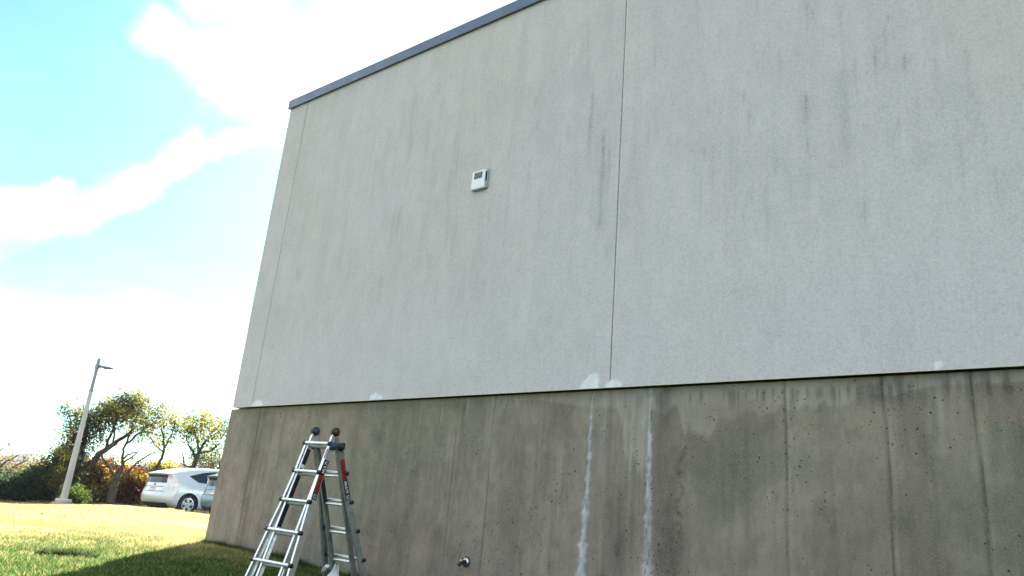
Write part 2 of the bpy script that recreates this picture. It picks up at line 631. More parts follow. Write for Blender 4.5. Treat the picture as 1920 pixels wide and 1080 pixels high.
# fresh white touch-up paint
for (px, pz, rx, rz, sk) in [(-3.965, ZJ + .01, .115, .15, .35), (-3.69, ZJ - .005, .10, .085, 0),
                             (-9.44, ZJ + .0, .15, .10, 0), (-7.01, ZJ + .0, .125, .09, 0), (-.95, ZJ + .035, .035, .035, 0)]:
    d = np.sqrt(((X - px - sk * (Z - ZJ)) / rx) ** 2 + ((Z - pz) / rz) ** 2) + .22 * (fbm(X * 26, Z * 12, 3, 8) - .5)
    f = (1 - sstep(.72, 1.08, d))[..., None] * (.70 + .30 * fbm(X * 20, Z * 20, 3, 12))[..., None]
    col = col * (1 - f) + np.array([.88, .87, .93]) * f
for (px, pz) in [(-6.62, 5.57), (-1.44, 2.88)]:
    d = np.hypot(X - px, Z - pz)
    col[d < .010] = (.08, .08, .08)
nx, nz = X.shape
V = np.stack([X, Yf, Z], -1).reshape(-1, 3)
i, j = np.meshgrid(np.arange(nx - 1), np.arange(nz - 1), indexing='ij')
a = (i * nz + j).ravel()
F = np.stack([a, a + nz, a + nz + 1, a + 1], 1)
badopt(from_np('rendered_wall', V, F, 'stucco', None, col.reshape(-1, 3)))

# joint backing so that no light leaks, underside strip, and other faces of the building
def vcol_box(name, boxes, mat, tint):
    bm = bmesh.new()
    for c, s in boxes: box(bm, c, s)
    o = bpart(name, bm, mat)
    at = o.data.attributes.new('tint', 'FLOAT_COLOR', 'POINT')
    at.data.foreach_set('color', list((*tint, 1)) * len(o.data.vertices))
    return o


vcol_box('side_wall', [((XL + .1, (YW + .03 + YB) / 2, (ZJ + ZT) / 2), (.2, YB - YW - .03, ZT - ZJ)),
                       ((XR - .1, (YW + .03 + YB) / 2, (ZJ + ZT) / 2), (.2, YB - YW - .03, ZT - ZJ)),
                       (((XL + XR) / 2, YB + .1, (ZJ + ZT) / 2), (XR - XL, .2, ZT - ZJ))], 'stucco', (.49, .49, .48))
bm = bmesh.new()
box(bm, ((XL + XR) / 2, YC + .005, ZJ + .012), (XR - XL - .02, .13, .02))
box(bm, ((XL + XR) / 2, YC + .055, ZJ - .006), (XR - XL - .02, .03, .03))
bpart('underside_strip', bm, 'sealant')
bm = bmesh.new()
box(bm, ((XL + XR) / 2, YW + .001, ZJ - .002), (XR - XL, .006, .006))
bpart('drip_edge', bm, 'trim')
bm = bmesh.new()
box(bm, ((XL + XR) / 2, (YW + YB) / 2 + .15, ZT - .1), (XR - XL - .5, YB - YW - .5, .15))
bpart('roof', bm, 'roof')

# --- coping (roof edge) with lapped sections
bm = bmesh.new()
ov = .035
x = XL - ov
k = 0
while x < XR:
    x2 = min(x + 3.05, XR)
    pr = .0015 * (k % 2)
    box(bm, ((x + x2) / 2, YW - ov + .14 - pr, ZT + .072), (x2 - x - .004, .28, .15 + pr), bev=.006)
    x = x2
    k += 1
box(bm, (XL - ov + .14, (YW + YB) / 2 + .3, ZT + .072), (.28, YB - YW - .1, .149), bev=.006)
box(bm, ((XL + XR) / 2, YW - ov + .004, ZT + .0), (XR - XL + ov * 2 - .01, .012, .03))
bpart('coping', bm, 'coping')

# --- weathered concrete base
CX = -10.17
xs = np.concatenate([np.arange(CX, .2, .0165), np.arange(.2, XR, .25), [XR]])
ZC = ZJ - .012
zs = np.concatenate([np.arange(-1.6, ZC - .006, .0165), [ZC]])
X, Z = np.meshgrid(xs, zs, indexing='ij')
SE = [(-9.44, .012, 1), (-5.70, .008, .7), (-5.19, .007, .8), (-2.107, .010, 1), (-1.352, .009, 1), (-.76, .012, 1)]
Yf = YC + .006 * (fbm(X * .6, Z * .9, 3, 21) - .5)
batter = (1.39 - Z) / 2.0 * .035
c0 = np.array([.285, .246, .198])
n1 = fbm(X * .8, Z * .8, 4, 31)
n2 = fbm(X * 3.2, Z * .7, 4, 32)
n3 = fbm(X * 9, Z * .8, 4, 33)
n4 = fbm(X * 4.5, Z * 5.0, 5, 34)
col = np.ones(X.shape + (3,)) * c0
g1 = sstep(.42, .66, n1)[..., None]
col = col * (1 - g1) + np.array([.215, .203, .155]) * g1
pk = sstep(.52, .72, fbm(X * 1.1, Z * 1.4, 4, 37))[..., None] * .55
col = col * (1 - pk) + np.array([.27, .205, .18]) * pk
col *= (1 - (.20 - .10 * sstep(-4, -7, X)) * sstep(.45, .75, n2))[..., None]
col *= (1 - .13 * sstep(.5, .8, n3))[..., None]
col *= (.90 + .22 * n4)[..., None]
col *= (1 + .16 * (fbm(X * 40, Z * 22, 3, 81) - .5))[..., None]
col *= (1 - .16 * sstep(.55, .85, fbm(X * 7, Z * 5, 5, 82)))[..., None]
col *= (1 - .14 * sstep(.5, .9, fbm(X * 38, Z * 1.1, 3, 83)) * (.3 + fbm(X * 2, Z * 2, 3, 84)))[..., None]
# left part is paler and browner
lf = sstep(-4.5, -9.5, X)[..., None]
col = col * (1 - lf * .55) + col * np.array([1.38, 1.26, 1.22]) * lf * .55
rt = sstep(-2.6, -1.0, X)[..., None] * sstep(.9, .2, Z)[..., None]
col = col * (1 - rt * .22)
# left strip beside the first form joint
ls = sstep(-9.38, -9.50, X)[..., None]
col = col * (1 + .10 * ls)
dk = np.exp(-((X + 9.40 + .03 * np.sin(Z * 5)) / .10) ** 2) * (.25 + .75 * fbm(X * 8, Z * 3, 3, 40)) * .75
dk += np.exp(-(((X + 9.75) / .12) ** 2 + ((Z - .55) / .12) ** 2)) * .5 * fbm(X * 20, Z * 20, 3, 41)
col *= (1 - .55 * np.clip(dk, 0, 1))[..., None]
# paler washed band just under the render, with dark runs dripping from it
top = ZC - Z
edge = .045 + .20 * sstep(-5.0, -3.2, X) * (.5 + .9 * fbm(X * 6, X * 0 + 3, 4, 45)) * (1 - .8 * sstep(-1.7, -.9, X))
edge = edge + .62 * sstep(-3.70, -3.50, X) * (1 - sstep(-3.36, -3.33, X)) * (.35 + 1.1 * fbm(X * 34, X * 0 + 7, 4, 73)) + .26 * sstep(-3.08, -2.98, X) * (1 - sstep(-2.78, -2.62, X)) * (.8 + .4 * fbm(X * 9, X * 0 + 1, 2, 74))
lb = (1 - sstep(edge * .85, edge * 1.05 + .01, top))[..., None] * (.35 + .5 * sstep(-5.2, -3.4, X))[..., None]
col = col * (1 - lb * .75) + np.array([.40, .37, .32]) * lb * .75
dr = sstep(.50, .70, fbm(X * 30, Z * .5, 4, 47)) * sstep(.03, .09, top) * (1 - sstep(.10, .10 + .34 * fbm(X * 11, X * 0, 3, 72), top)) * sstep(-4.0, -3.2, X)
dr += .8 * sstep(.46, .6, fbm(X * 14, Z * 1.2, 4, 48)) * (1 - sstep(.1, .3, top)) * sstep(-1.9, -1.2, X)
dr *= .8
dr += np.exp(-((X + 3.18) / .07) ** 2) * (1 - sstep(.15, .5, top)) * .9
col = col * (1 - .55 * np.clip(dr, 0, 1))[..., None]
ppl = (sstep(.12, .2, top) * (1 - sstep(.30, .44, top)) * sstep(-3.3, -2.6, X) * sstep(.35, .6, n1) * .5)[..., None]
col = col * (1 - ppl) + np.array([.255, .19, .16]) * ppl
# close-set light and dark runs between the two cracks
bt = sstep(-4.0, -3.85, X) * (1 - sstep(-3.40, -3.34, X))
col *= (1 + .42 * bt * (fbm(X * 26, Z * .35, 4, 85) - .5))[..., None]
# crusty dark growth to the right of the second crack, and the browner patch under it
vein = np.exp(-((X + 3.02 + .05 * (fbm(X * 0, Z * 4, 3, 86) - .5)) / .035) ** 2) * sstep(.45, .7, top) * (1 - sstep(1.2, 1.5, top))
col *= (1 - .55 * vein * sstep(.35, .65, fbm(X * 30, Z * 26, 4, 87)))[..., None]
bp_ = np.exp(-(((X + 3.08) / .17) ** 2 + ((Z + .05) / .38) ** 2)) * (.4 + .8 * fbm(X * 12, Z * 9, 4, 88))
col = col * (1 - .5 * np.clip(bp_, 0, 1))[..., None] + np.array([.13, .09, .08]) * (.5 * np.clip(bp_, 0, 1))[..., None]
# fine white drips on the left half
wd = sstep(.62, .80, fbm(X * 22, Z * .4, 3, 50)) * (1 - sstep(.05, .16, top)) * sstep(-6.5, -5.6, X) * (1 - sstep(-4.6, -4.2, X))
for (wx, wl, ww, st) in [(-5.95, .35, .012, .5), (-5.58, .30, .016, .7), (-3.82, 1.1, .02, .45), (-3.70, .9, .015, .4), (-4.55, .8, .02, .25),
                         (-1.05, .6, .016, .6), (-.98, .75, .02, .6), (-.90, .6, .014, .45), (-.84, .5, .014, .35), (-3.42, .7, .07, .55)]:
    wd = wd + st * np.exp(-((X - wx - .01 * np.sin(Z * 6)) / ww) ** 2) * (1 - sstep(wl * .5, wl, top)) * (.5 + fbm(X * 20, Z * 5, 3, 51))
wd = np.clip(wd, 0, 1)[..., None] * .6
col = col * (1 - wd) + np.array([.40, .385, .34]) * wd
# form joints: groove with a pale ridge beside it
for (sx, hw, st) in SE:
    d = X - sx - .006 * np.sin(Z * 4 + sx) - .004 * (fbm(X * 0 + sx, Z * 14, 3, 55) - .5)
    gmk = np.exp(-(d / hw) ** 2) * st
    Yf = Yf + .012 * gmk
    brk = .45 + .75 * fbm(X * 0 + sx, Z * 5, 3, 56)
    col = col * (1 - .60 * np.clip(gmk * brk, 0, 1))[..., None]
    rdg = np.exp(-((d - .028) / .018) ** 2) * .16 * st
    Yf = Yf - .004 * rdg
    col = col * (1 + rdg)[..., None]
# two repaired cracks with blue-white efflorescence widening downwards
for (sx, lean, sd_) in [(-3.955, -.02, 3.0), (-3.335, .01, 7.0)]:
    ce = sx + lean * (1.39 - Z) + .007 * (fbm(X * 0 + 2, Z * 5, 3, int(sd_)) - .5) * 2
    wdt = .014 + .012 * sstep(.2, .9, top) + .022 * sstep(.9, 1.7, top)
    wdt = wdt * (.35 + 1.0 * fbm(X * 0 + sx, Z * 22, 4, 60)) * 1.05
    ce = ce + .004 * (fbm(X * 0 + sx, Z * 26, 3, 71) - .5) * 2
    f = np.exp(-(np.abs((X - ce) / wdt)) ** 3) * (.30 + 1.0 * fbm(X * 34, Z * 16, 4, 61)) * (.8 + .3 * sstep(.15, .5, top))
    f = np.clip(f, 0, 1)[..., None]
    cw = np.array([.56, .59, .64])
    col = col * (1 - f) + cw * f
    halo = np.exp(-((X - ce - .03) / .07) ** 2)[..., None] * .18
    col = col * (1 - halo) + np.array([.17, .15, .16]) * halo
    Yf = Yf - .008 * f[..., 0]
    ck = np.exp(-((X - ce - .014 * np.sin(Z * 21 + sx)) / .007) ** 2) * sstep(.5, .8, fbm(X * 0 + sx, Z * 8, 4, 64)) * .6
    col *= (1 - ck)[..., None]
yl = np.exp(-(((X + 3.42) / .05) ** 2)) * sstep(1.35, 1.75, top)
col = col * (1 - .6 * yl[..., None]) + np.array([.36, .34, .24]) * .6 * yl[..., None]
# dark marks: soaked patches low down, run below the tap, blotches
for (dx_, dz_, rx, rz, st) in [(-5.28, -.52, .10, .20, .6), (-5.70, -.48, .03, .03, .9), (-4.35, -.3, .025, .22, .7), (-3.15, .15, .13, .55, .45),
                               (-3.6, .1, .07, .5, .4), (-4.85, .75, .15, .3, .3), (-2.95, 1.0, .03, .06, .6), (-8.4, -.35, .5, .12, .2),
                               (-3.72, .45, .05, .6, .35), (-8.9, .1, .2, .5, .15), (-6.6, .2, .3, .7, .15), (-3.12, -.1, .16, .35, .5), (-3.62, .0, .05, .35, .7),
                               (-3.55, .9, .02, .5, .4), (-3.05, .62, .015, .10, .8), (-4.9, .1, .12, .4, .35), (-2.2, -.15, .5, .25, .2), (-1.7, .3, .3, .6, .18)]:
    q = np.exp(-(((X - dx_) / rx) ** 2 + ((Z - dz_) / rz) ** 2)) * (.3 + 1.0 * fbm(X * 14, Z * 10, 4, 66))
    col = col * (1 - .6 * st * np.clip(q, 0, 1))[..., None]
# soil-splash along the bottom
sp = sstep(.22, .0, Z - gz(X, YC * np.ones_like(X))) * .35
col = col * (1 - sp[..., None]) + np.array([.11, .10, .075]) * sp[..., None]
Xo = X - batter * (X < CX + .01)
V = np.stack([Xo, Yf, Z], -1).reshape(-1, 3)
nx, nz = X.shape
i, j = np.meshgrid(np.arange(nx - 1), np.arange(nz - 1), indexing='ij')
a = (i * nz + j).ravel()
F = np.stack([a, a + nz, a + nz + 1, a + 1], 1)
badopt(from_np('concrete_base', V, F, 'concrete', None, np.clip(col, .01, 1).reshape(-1, 3)))
bm = bmesh.new()
vs = [bm.verts.new(v) for v in [(CX, YC + .001, ZC), (CX - .052, YC + .001, -1.6), (CX - .052, YB, -1.6), (CX, YB, ZC)]]
bm.faces.new(vs)
vs = [bm.verts.new(v) for v in [(CX, YC, ZC), (XR, YC, ZC), (XR, YB, ZC), (CX, YB, ZC)]]
bm.faces.new(vs)
o = bpart('base_return', bm, 'concrete')
at = o.data.attributes.new('tint', 'FLOAT_COLOR', 'POINT')
at.data.foreach_set('color', list((.24, .225, .19, 1)) * len(o.data.vertices))

# ------------------------------------------------------------------ wall vent
v = empty('wall_vent', (-5.665, YW, 4.01))
tag(v, 'small white metal vent box with a dark striped grille high on the pale wall', 'vent')
VW, VH, VD = .205, .235, .050
bm = bmesh.new()
box(bm, (.014, -.012, .004), (VW + .03, .024, VH + .02), bev=.003)
from_bm('back_plate', bm, 'vent_grey', v)
bm = bmesh.new()
box(bm, (0, -.024 - (VD - .024) / 2, 0), (VW, VD - .024, VH), bev=.006)
hd = from_bm('hood', bm, 'vent_white', v)
bm = bmesh.new()
box(bm, (.02, -.030, -VH / 2 - .005), (VW * .8, .035, .012))
from_bm('outlet', bm, 'vent_grey', v)
bm = bmesh.new()
gx0, gx1, gz0, gz1 = -VW * .30, VW * .30, VH * .06, VH * .40
box(bm, ((gx0 + gx1) / 2, -VD - .001, (gz0 + gz1) / 2), (gx1 - gx0, .004, gz1 - gz0))
from_bm('grille', bm, 'grille', v)
bm = bmesh.new()
for k in range(5):
    xx = gx0 + (gx1 - gx0) * (k + .3) / 5
    m4 = Matrix.Translation((xx + .004, -VD - .005, (gz0 + gz1) / 2)) @ Matrix.Rotation(R(-28), 4, 'Y')
    box(bm, (0, 0, 0), (.0025, .003, (gz1 - gz0) * 1.0), m4)
from_bm('grille_slats', bm, 'vent_white', v)
bm = bmesh.new()
box(bm, (VW / 2 + .006, -.030, .03), (.012, .018, .12), bev=.004)
from_bm('side_catch', bm, 'dark_metal', v)

# ------------------------------------------------------------------ hose bib
t = empty('wall_tap', (-5.375, YC, -.315))
tag(t, 'small metal hose tap with a round white flange low on the concrete base', 'tap')
bm = bmesh.new()
cyl(bm, (0, 0, 0), (0, -.008, 0), .052, .052, 28)
from_bm('gasket', bm, 'dark_metal', t, True)
bm = bmesh.new()
cyl(bm, (0, -.008, 0), (0, -.022, 0), .046, .030, 28)
from_bm('flange', bm, 'chrome', t, True)
bm = bmesh.new()
cyl(bm, (0, -.02, 0), (0, -.06, -.002), .021, .018, 18)
cyl(bm, (0, -.045, -.0), (-.014, -.080, -.022), .014, .013, 14)
from_bm('valve_body', bm, 'dark_metal', t, True)
bm = bmesh.new()
cyl(bm, (-.012, -.074, -.018), (-.024, -.092, -.042), .018, .018, 16)
from_bm('spout', bm, 'dark_metal', t, True)
bm = bmesh.new()
cyl(bm, (-.018, -.066, .004), (-.010, -.074, .012), .014, .011, 12)
from_bm('handle', bm, 'chrome', t, True)

# ------------------------------------------------------------------ ladder
lad = empty('folding_ladder', (-6.5579, 5.1748, .8522))
LY, LP, LR = .0672, .0777, .0276
lad.rotation_mode = 'QUATERNION'
LM = Matrix.Rotation(LY, 3, 'Z') @ Matrix.Rotation(LP, 3, 'X') @ Matrix.Rotation(LR, 3, 'Y')
lad.rotation_quaternion = LM.to_quaternion()
tag(lad, 'aluminium folding multi-position ladder opened as a step ladder on the grass by the wall', 'ladder')
AF, AB = .3335, .3245      # how far the front and back halves swing out
S1 = .1464
HX = .1526


def on(side, s, n, x):
    """a place on one half: s down the rail, n outwards, x across"""
    A_ = AF if side < 0 else AB
    return Vector((x, side * (math.sin(A_) * s + math.cos(A_) * n), -math.cos(A_) * s + math.sin(A_) * n))


def c_rail(side, pts, sgn, depth, wid, th=.004):
    """C channel along pts [(s, x)], centre n per point; open side faces the middle"""
    prof = [(wid / 2, -depth / 2), (wid / 2, depth / 2), (-wid / 2, depth / 2), (-wid / 2, depth / 2 - th * 1.6),
            (wid / 2 - th, depth / 2 - th * 1.6), (wid / 2 - th, -depth / 2 + th * 1.6), (-wid / 2, -depth / 2 + th * 1.6), (-wid / 2, -depth / 2)]
    bm = bmesh.new()
    rings = []
    for (s, x, nn) in pts:
        rings.append([bm.verts.new(on(side, s, nn + pn, x + sgn * px)) for (px, pn) in prof])
    for a, c in zip(rings, rings[1:]):
        for k in range(8):
            l = (k + 1) % 8
            bm.faces.new((a[k], a[l], c[l], c[k]))
    bm.faces.new(rings[0]); bm.faces.new(rings[-1][::-1])
    return bm


OUT = [(.0, .181), (.45, .181), (.757, .199), (1.06, .237), (1.366, .270), (1.65, .302)]
def xout(s): return float(np.interp(s, [p[0] for p in OUT], [p[1] for p in OUT]))


caps_w = [.3849, .3849, .4216, .4978, .5625]
for side in (-1, 1):
    for sg in (-1, 1):
        bm = c_rail(side, [(.055, sg * HX, 0), (1.66, sg * HX, 0)], sg, .058, .024)
        ir = from_bm('inner_rail', bm, 'alu' if side < 0 else 'alu_shaded', lad)
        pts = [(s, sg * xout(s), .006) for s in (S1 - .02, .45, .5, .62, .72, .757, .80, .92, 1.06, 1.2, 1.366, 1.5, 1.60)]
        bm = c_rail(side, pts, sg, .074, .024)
        orl = from_bm('outer_rail', bm, 'alu' if side < 0 else 'alu_shaded', lad)
        # rubber foot
        bm = bmesh.new()
        c = on(side, 1.675, 0, sg * HX)
        box(bm, c, (.04, .085, .04), bev=.008)
        from_bm('foot', bm, 'black_plastic', lad)
        # decals on the face that looks to +x
        def strip(s0, s1, mat, name, n0=-.026, n1=.038, off=.0014, par=orl):
            bm = bmesh.new()
            q = []
            steps = 6
            xs_ = lambda s: (xout(s) + .012 if sg > 0 else -HX + .0125) + off
            if sg < 0: n0, n1, par = max(n0, -.027), min(n1, .027), ir
            for kk in range(steps + 1):
                s = s0 + (s1 - s0) * kk / steps
                q.append((bm.verts.new(on(side, s, n0, xs_(s))), bm.verts.new(on(side, s, n1, xs_(s)))))
            for u1, u2 in zip(q, q[1:]):
                bm.faces.new((u1[0], u1[1], u2[1], u2[0]))
            return from_bm(name, bm, mat, par)
        def text(s, txt, size, mat, down, n=-.012, off=.0030):
            cu = bpy.data.curves.new('lettering', 'FONT')
            cu.body = txt
            cu.size = size
            cu.align_x = 'CENTER'; cu.align_y = 'CENTER'
            cu.extrude = .0004; cu.offset = .0010
            to = bpy.data.objects.new('tmp', cu)
            C.objects.link(to)
            bpy.context.view_layer.update()
            me = bpy.data.meshes.new_from_object(to.evaluated_get(bpy.context.evaluated_depsgraph_get()))
            bpy.data.objects.remove(to)
            me.name = 'lettering'
            p0 = on(side, s, .003, sg * xout(s) + (.012 if sg > 0 else -.008) + off)
            dv = (on(side, s + .1, .003, sg * xout(s + .1) + (.012 if sg > 0 else -.008) + off) - p0).normalized()
            ex = dv if down else -dv
            ez = Vector((1, 0, 0))
            ey = ez.cross(ex).normalized()
            ez = ex.cross(ey)
            m4 = Matrix((ex, ey, ez)).transposed().to_4x4()
            m4.translation = p0
            me.transform(m4)
            me.materials.clear()
            return link_mesh('lettering', me, mat, orl)
        if side < 0 and sg > 0:
            strip(.31, .465, 'decal_black', 'label_strip')
            strip(.465, .65, 'decal_red', 'label_strip')
            strip(.65, .72, 'decal_black', 'label_strip')
            text(.385, 'MULTI', .044, 'decal_white', False)
            text(.555, 'LITTLE GIANT', .030, 'decal_dark_red', False)
            strip(.665, .705, 'decal_white', 'label_strip', -.012, .022, .0022)
            strip(.671, .699, 'decal_black', 'label_strip', -.007, .017, .0032)
            # thin red and white warning strip on the outward face
            bm = bmesh.new()
            for (s0_, s1_) in ((.20, .30),):
                q = [bm.verts.new(on(side, s, .0450, xout(s) + dx)) for s, dx in ((s0_, -.008), (s0_, .006), (s1_, .006), (s1_, -.008))]
                bm.faces.new(q)
            from_bm('label_strip', bm, 'decal_red', orl)
        elif side > 0 and sg > 0:
            strip(.29, .51, 'decal_red', 'label_strip')
            strip(.51, .72, 'decal_black', 'label_strip')
            text(.40, 'LITTLE GIANT', .034, 'decal_dark_red', True)
            text(.585, 'MULTI', .044, 'decal_white', True)
            strip(.672, .708, 'decal_white', 'label_strip', -.012, .022, .0022)
            strip(.678, .702, 'decal_black', 'label_strip', -.007, .017, .0032)
        elif side < 0:
            strip(.20, .255, 'decal_dark_red', 'label_strip')
            strip(.255, .37, 'decal_black', 'label_strip')
            strip(.37, .41, 'decal_white', 'label_strip')
            strip(.41, .455, 'decal_black', 'label_strip')
            strip(.49, 1.02, 'decal_black', 'label_strip')
            strip(.62, .66, 'decal_dark_red', 'label_strip', -.010, .014, .0022)
            strip(.76, .79, 'decal_dark_red', 'label_strip', -.010, .014, .0022)
        else:
            strip(.42, .78, 'decal_black', 'label_strip')
        # hinge lock knob on the outside, at the first rung
        bm = bmesh.new()
        p = on(side, S1 + .012, .004, sg * (xout(S1) + .012))
        cyl(bm, p, p + Vector((sg * .030, 0, 0)), .043, .038, 24)
        cyl(bm, p + Vector((sg * .030, 0, 0)), p + Vector((sg * .046, 0, 0)), .034, .022, 24)
        from_bm('lock_knob', bm, 'blue_plastic' if side < 0 else 'black_plastic', lad, True)
    # rungs of the outer section with black end caps, and of the inner section
    for k in range(5):
        s = S1 + .305 * k
        hw = caps_w[k] / 2
        bm = bmesh.new()
        def flat_tube(p, q, ra, rb):
            seg = 14
            r0, r1 = [], []
            for a in range(seg):
                th = 2 * math.pi * a / seg
                oo = on(side, math.cos(th) * rb, math.sin(th) * ra, 0) - on(side, 0, 0, 0)
                r0.append(bm.verts.new(p + oo)); r1.append(bm.verts.new(q + oo))
            for a in range(seg):
                c = (a + 1) % seg
                bm.faces.new((r0[a], r0[c], r1[c], r1[a]))
            bm.faces.new(r0[::-1]); bm.faces.new(r1)
        flat_tube(on(side, s, .050, -hw + .004), on(side, s, .050, hw - .004), .013, .0165)
        ru = from_bm('rung', bm, 'alu', lad, False)
        for sg in (-1, 1):
            bm = bmesh.new()
            p = on(side, s, .046, sg * (hw - .018))
            cyl(bm, p, p + Vector((sg * .032, 0, 0)), .023, .021, 14)
            box(bm, on(side, s, .030, sg * (hw - .006)), (.020, .034, .034), bev=.004)
            from_bm('rung_cap', bm, 'black_plastic', ru, True)
        bm = bmesh.new()
        flat_tube(on(side, s + .022, .004, -.142), on(side, s + .022, .004, .142), .015, .015)
        from_bm('rung', bm, 'alu_shaded' if side < 0 else 'alu', lad)
# hinges
for sg in (-1, 1):
    bm = bmesh.new()
    cyl(bm, (sg * HX - .020, 0, 0), (sg * HX + .020, 0, 0), .046, .046, 28)
    hg = from_bm('hinge', bm, 'black_plastic', lad, True)
    for e in (-1, 1):
        bm = bmesh.new()
        cyl(bm, (sg * HX + e * .020, 0, 0), (sg * HX + e * .034, 0, 0), .030, .024, 24)
        from_bm('hinge_button', bm, 'maroon' if sg > 0 else 'blue_plastic', hg, True)
    for side in (-1, 1):
        bm = bmesh.new()
        p, q = on(side, .02, 0, sg * HX), on(side, .12, 0, sg * HX)
        m4 = Matrix.Translation((p + q) / 2) @ Matrix.Rotation(side * (AF if side < 0 else AB), 4, 'X')
        box(bm, (0, 0, 0), (.018, .05, .12), m4, bev=.003)
        from_bm('hinge_arm', bm, 'alu', lad)
# diagonal braces near the bottom front
for sg in (-1, 1):
    bm = bmesh.new()
    cyl(bm, on(-1, S1 + 1.22 + .03, .03, sg * .20), on(-1, 1.60, .0, sg * (.16 if sg > 0 else .24)), .007, .007, 8)
    from_bm('brace', bm, 'alu', lad, True)


# ------------------------------------------------------------------ white cloths round the back feet
def rag(loc, seed, hs, label):
    rr = random.Random(seed)
    bm = bmesh.new()
    n_r, n_a = 13, 44
    grid = []
    ph = [rr.uniform(0, 6.28) for _ in range(6)]
    for i in range(n_r):
        t_ = i / (n_r - 1)
        row = []
        for j in range(n_a):
            th = 2 * math.pi * j / n_a
            fold = .35 * math.sin(5 * th + ph[0]) + .25 * math.sin(8 * th + ph[1] + 2 * t_) + .15 * math.sin(13 * th + ph[2])
            r_ = .030 + .085 * t_ ** 1.2 * (1 + .5 * fold) + .012 * math.sin(9 * t_ + ph[3] + 3 * th)
            z_ = hs * (1 - t_) ** 1.15 + .02 * fold * t_ + .028 * math.sin(3 * th + ph[4]) * (1 - t_)
            row.append(bm.verts.new((r_ * math.cos(th), r_ * math.sin(th) * .9, z_)))
        grid.append(row)
    for i in range(n_r - 1):
        for j in range(n_a):
            k = (j + 1) % n_a
            bm.faces.new((grid[i][j], grid[i][k], grid[i + 1][k], grid[i + 1][j]))
    # a drooping loose corner
    base = [Vector((-.02, -.04, hs * .92)), Vector((-.06, -.05, hs * .98)), Vector((-.10, -.06, hs * .80)), Vector((-.135, -.06, hs * .62))]
    w_ = [.035, .045, .035, .006]
    prev = None
    for p, ww in zip(base, w_):
        ring = [bm.verts.new(p + Vector((0, ww * math.cos(a), ww * .45 * math.sin(a)))) for a in [k * math.pi / 4 for k in range(8)]]
        if prev:
            for k in range(8):
                l = (k + 1) % 8
                bm.faces.new((prev[k], prev[l], ring[l], ring[k]))
        prev = ring
    bm.faces.new(prev)
    o = from_bm('cloth', bm, 'rag', None, True)
    o.location = loc
    tag(o, label, 'cloth', 'white cloths tied round the ladder feet')
    return o


def ladw(side, s, n, x): return lad.location + LM @ on(side, s, n, x)


pf = ladw(1, 1.675, 0, -HX)
rag((pf.x + .01, pf.y - .05, pf.z - .03), 3, .22, 'crumpled white cloth wrapped round the left back foot of the ladder')
pf = ladw(1, 1.66, 0, .27)
rag((pf.x + .02, pf.y - .02, pf.z - .10), 8, .17, 'crumpled white cloth at the right back foot of the ladder, nearer the tap')

# ------------------------------------------------------------------ light pole
d = ray(118, 941)
PR = 28.5
pole = empty('light_pole', (d.x * PR, d.y * PR, float(gz(d.x * PR, d.y * PR))))
tag(pole, 'tall beige square light pole with one flat grey lamp arm standing at the lawn edge', 'light pole')
ptop = ray(186, 672).z * PR - pole.location.z
bm = bmesh.new()
cyl(bm, (0, 0, -.3), (0, 0, .11), .33, .31, 28)
from_bm('footing', bm, 'pole_base', pole, True)
bm = bmesh.new()
cyl(bm, (0, 0, .11), (0, 0, .23), .235, .225, 28)
from_bm('base_cover', bm, 'pole_paint', pole, True)
bm = bmesh.new()
vs0 = [bm.verts.new((sx * .080, sy * .080, .2)) for sx, sy in ((-1, -1), (1, -1), (1, 1), (-1, 1))]
zm = .2 + (ptop - .2) * .76
vs1 = [bm.verts.new((sx * .048, sy * .048, zm)) for sx, sy in ((-1, -1), (1, -1), (1, 1), (-1, 1))]
for k in range(4):
    bm.faces.new((vs0[k], vs0[(k + 1) % 4], vs1[(k + 1) % 4], vs1[k]))
bm.faces.new(vs1)
bmesh.ops.bevel(bm, geom=[e for e in bm.edges if abs(e.verts[0].co.z - e.verts[1].co.z) > 1], offset=.012, segments=2, affect='EDGES')
po = from_bm('pole', bm, 'pole_paint', pole)
po.rotation_euler = (0, 0, R(20))
bm = bmesh.new()
box(bm, (0, 0, (zm + ptop) / 2), (.078, .078, ptop - zm), bev=.008)
box(bm, (0, 0, zm), (.108, .108, .05), bev=.006)
from_bm('upper_pole', bm, 'lamp_grey', pole).rotation_euler = (0, 0, R(20))
bm = bmesh.new()
zl = ptop - .27
box(bm, (0, 0, zl), (.11, .11, .15), bev=.015)
from_bm('bracket', bm, 'lamp_grey', pole).rotation_euler = (0, 0, R(20))
ad = Vector((.68, .73, 0)).normalized()
bm = bmesh.new()
secs = [(.04, .05, .06), (.10, .045, .055), (.16, .09, .04), (.24, .13, .055), (.38, .14, .050), (.48, .11, .028), (.54, .07, .012)]
prev = None
for (l, hw, hh) in secs:
    sd_ = Vector((-ad.y, ad.x, 0))
    ring = []
    for k in range(12):
        a = 2 * math.pi * k / 12
        ring.append(bm.verts.new(ad * l + sd_ * hw * math.cos(a) + Vector((0, 0, zl - .005 + .02 * (l < .2) - .02 * l + hh * math.sin(a)))))
    if prev:
        for k in range(12):
            m_ = (k + 1) % 12
            bm.faces.new((prev[k], prev[m_], ring[m_], ring[k]))
    else:
        bm.faces.new(ring[::-1])
    prev = ring
bm.faces.new(prev)
from_bm('lamp_head', bm, 'lamp_grey', pole, True)


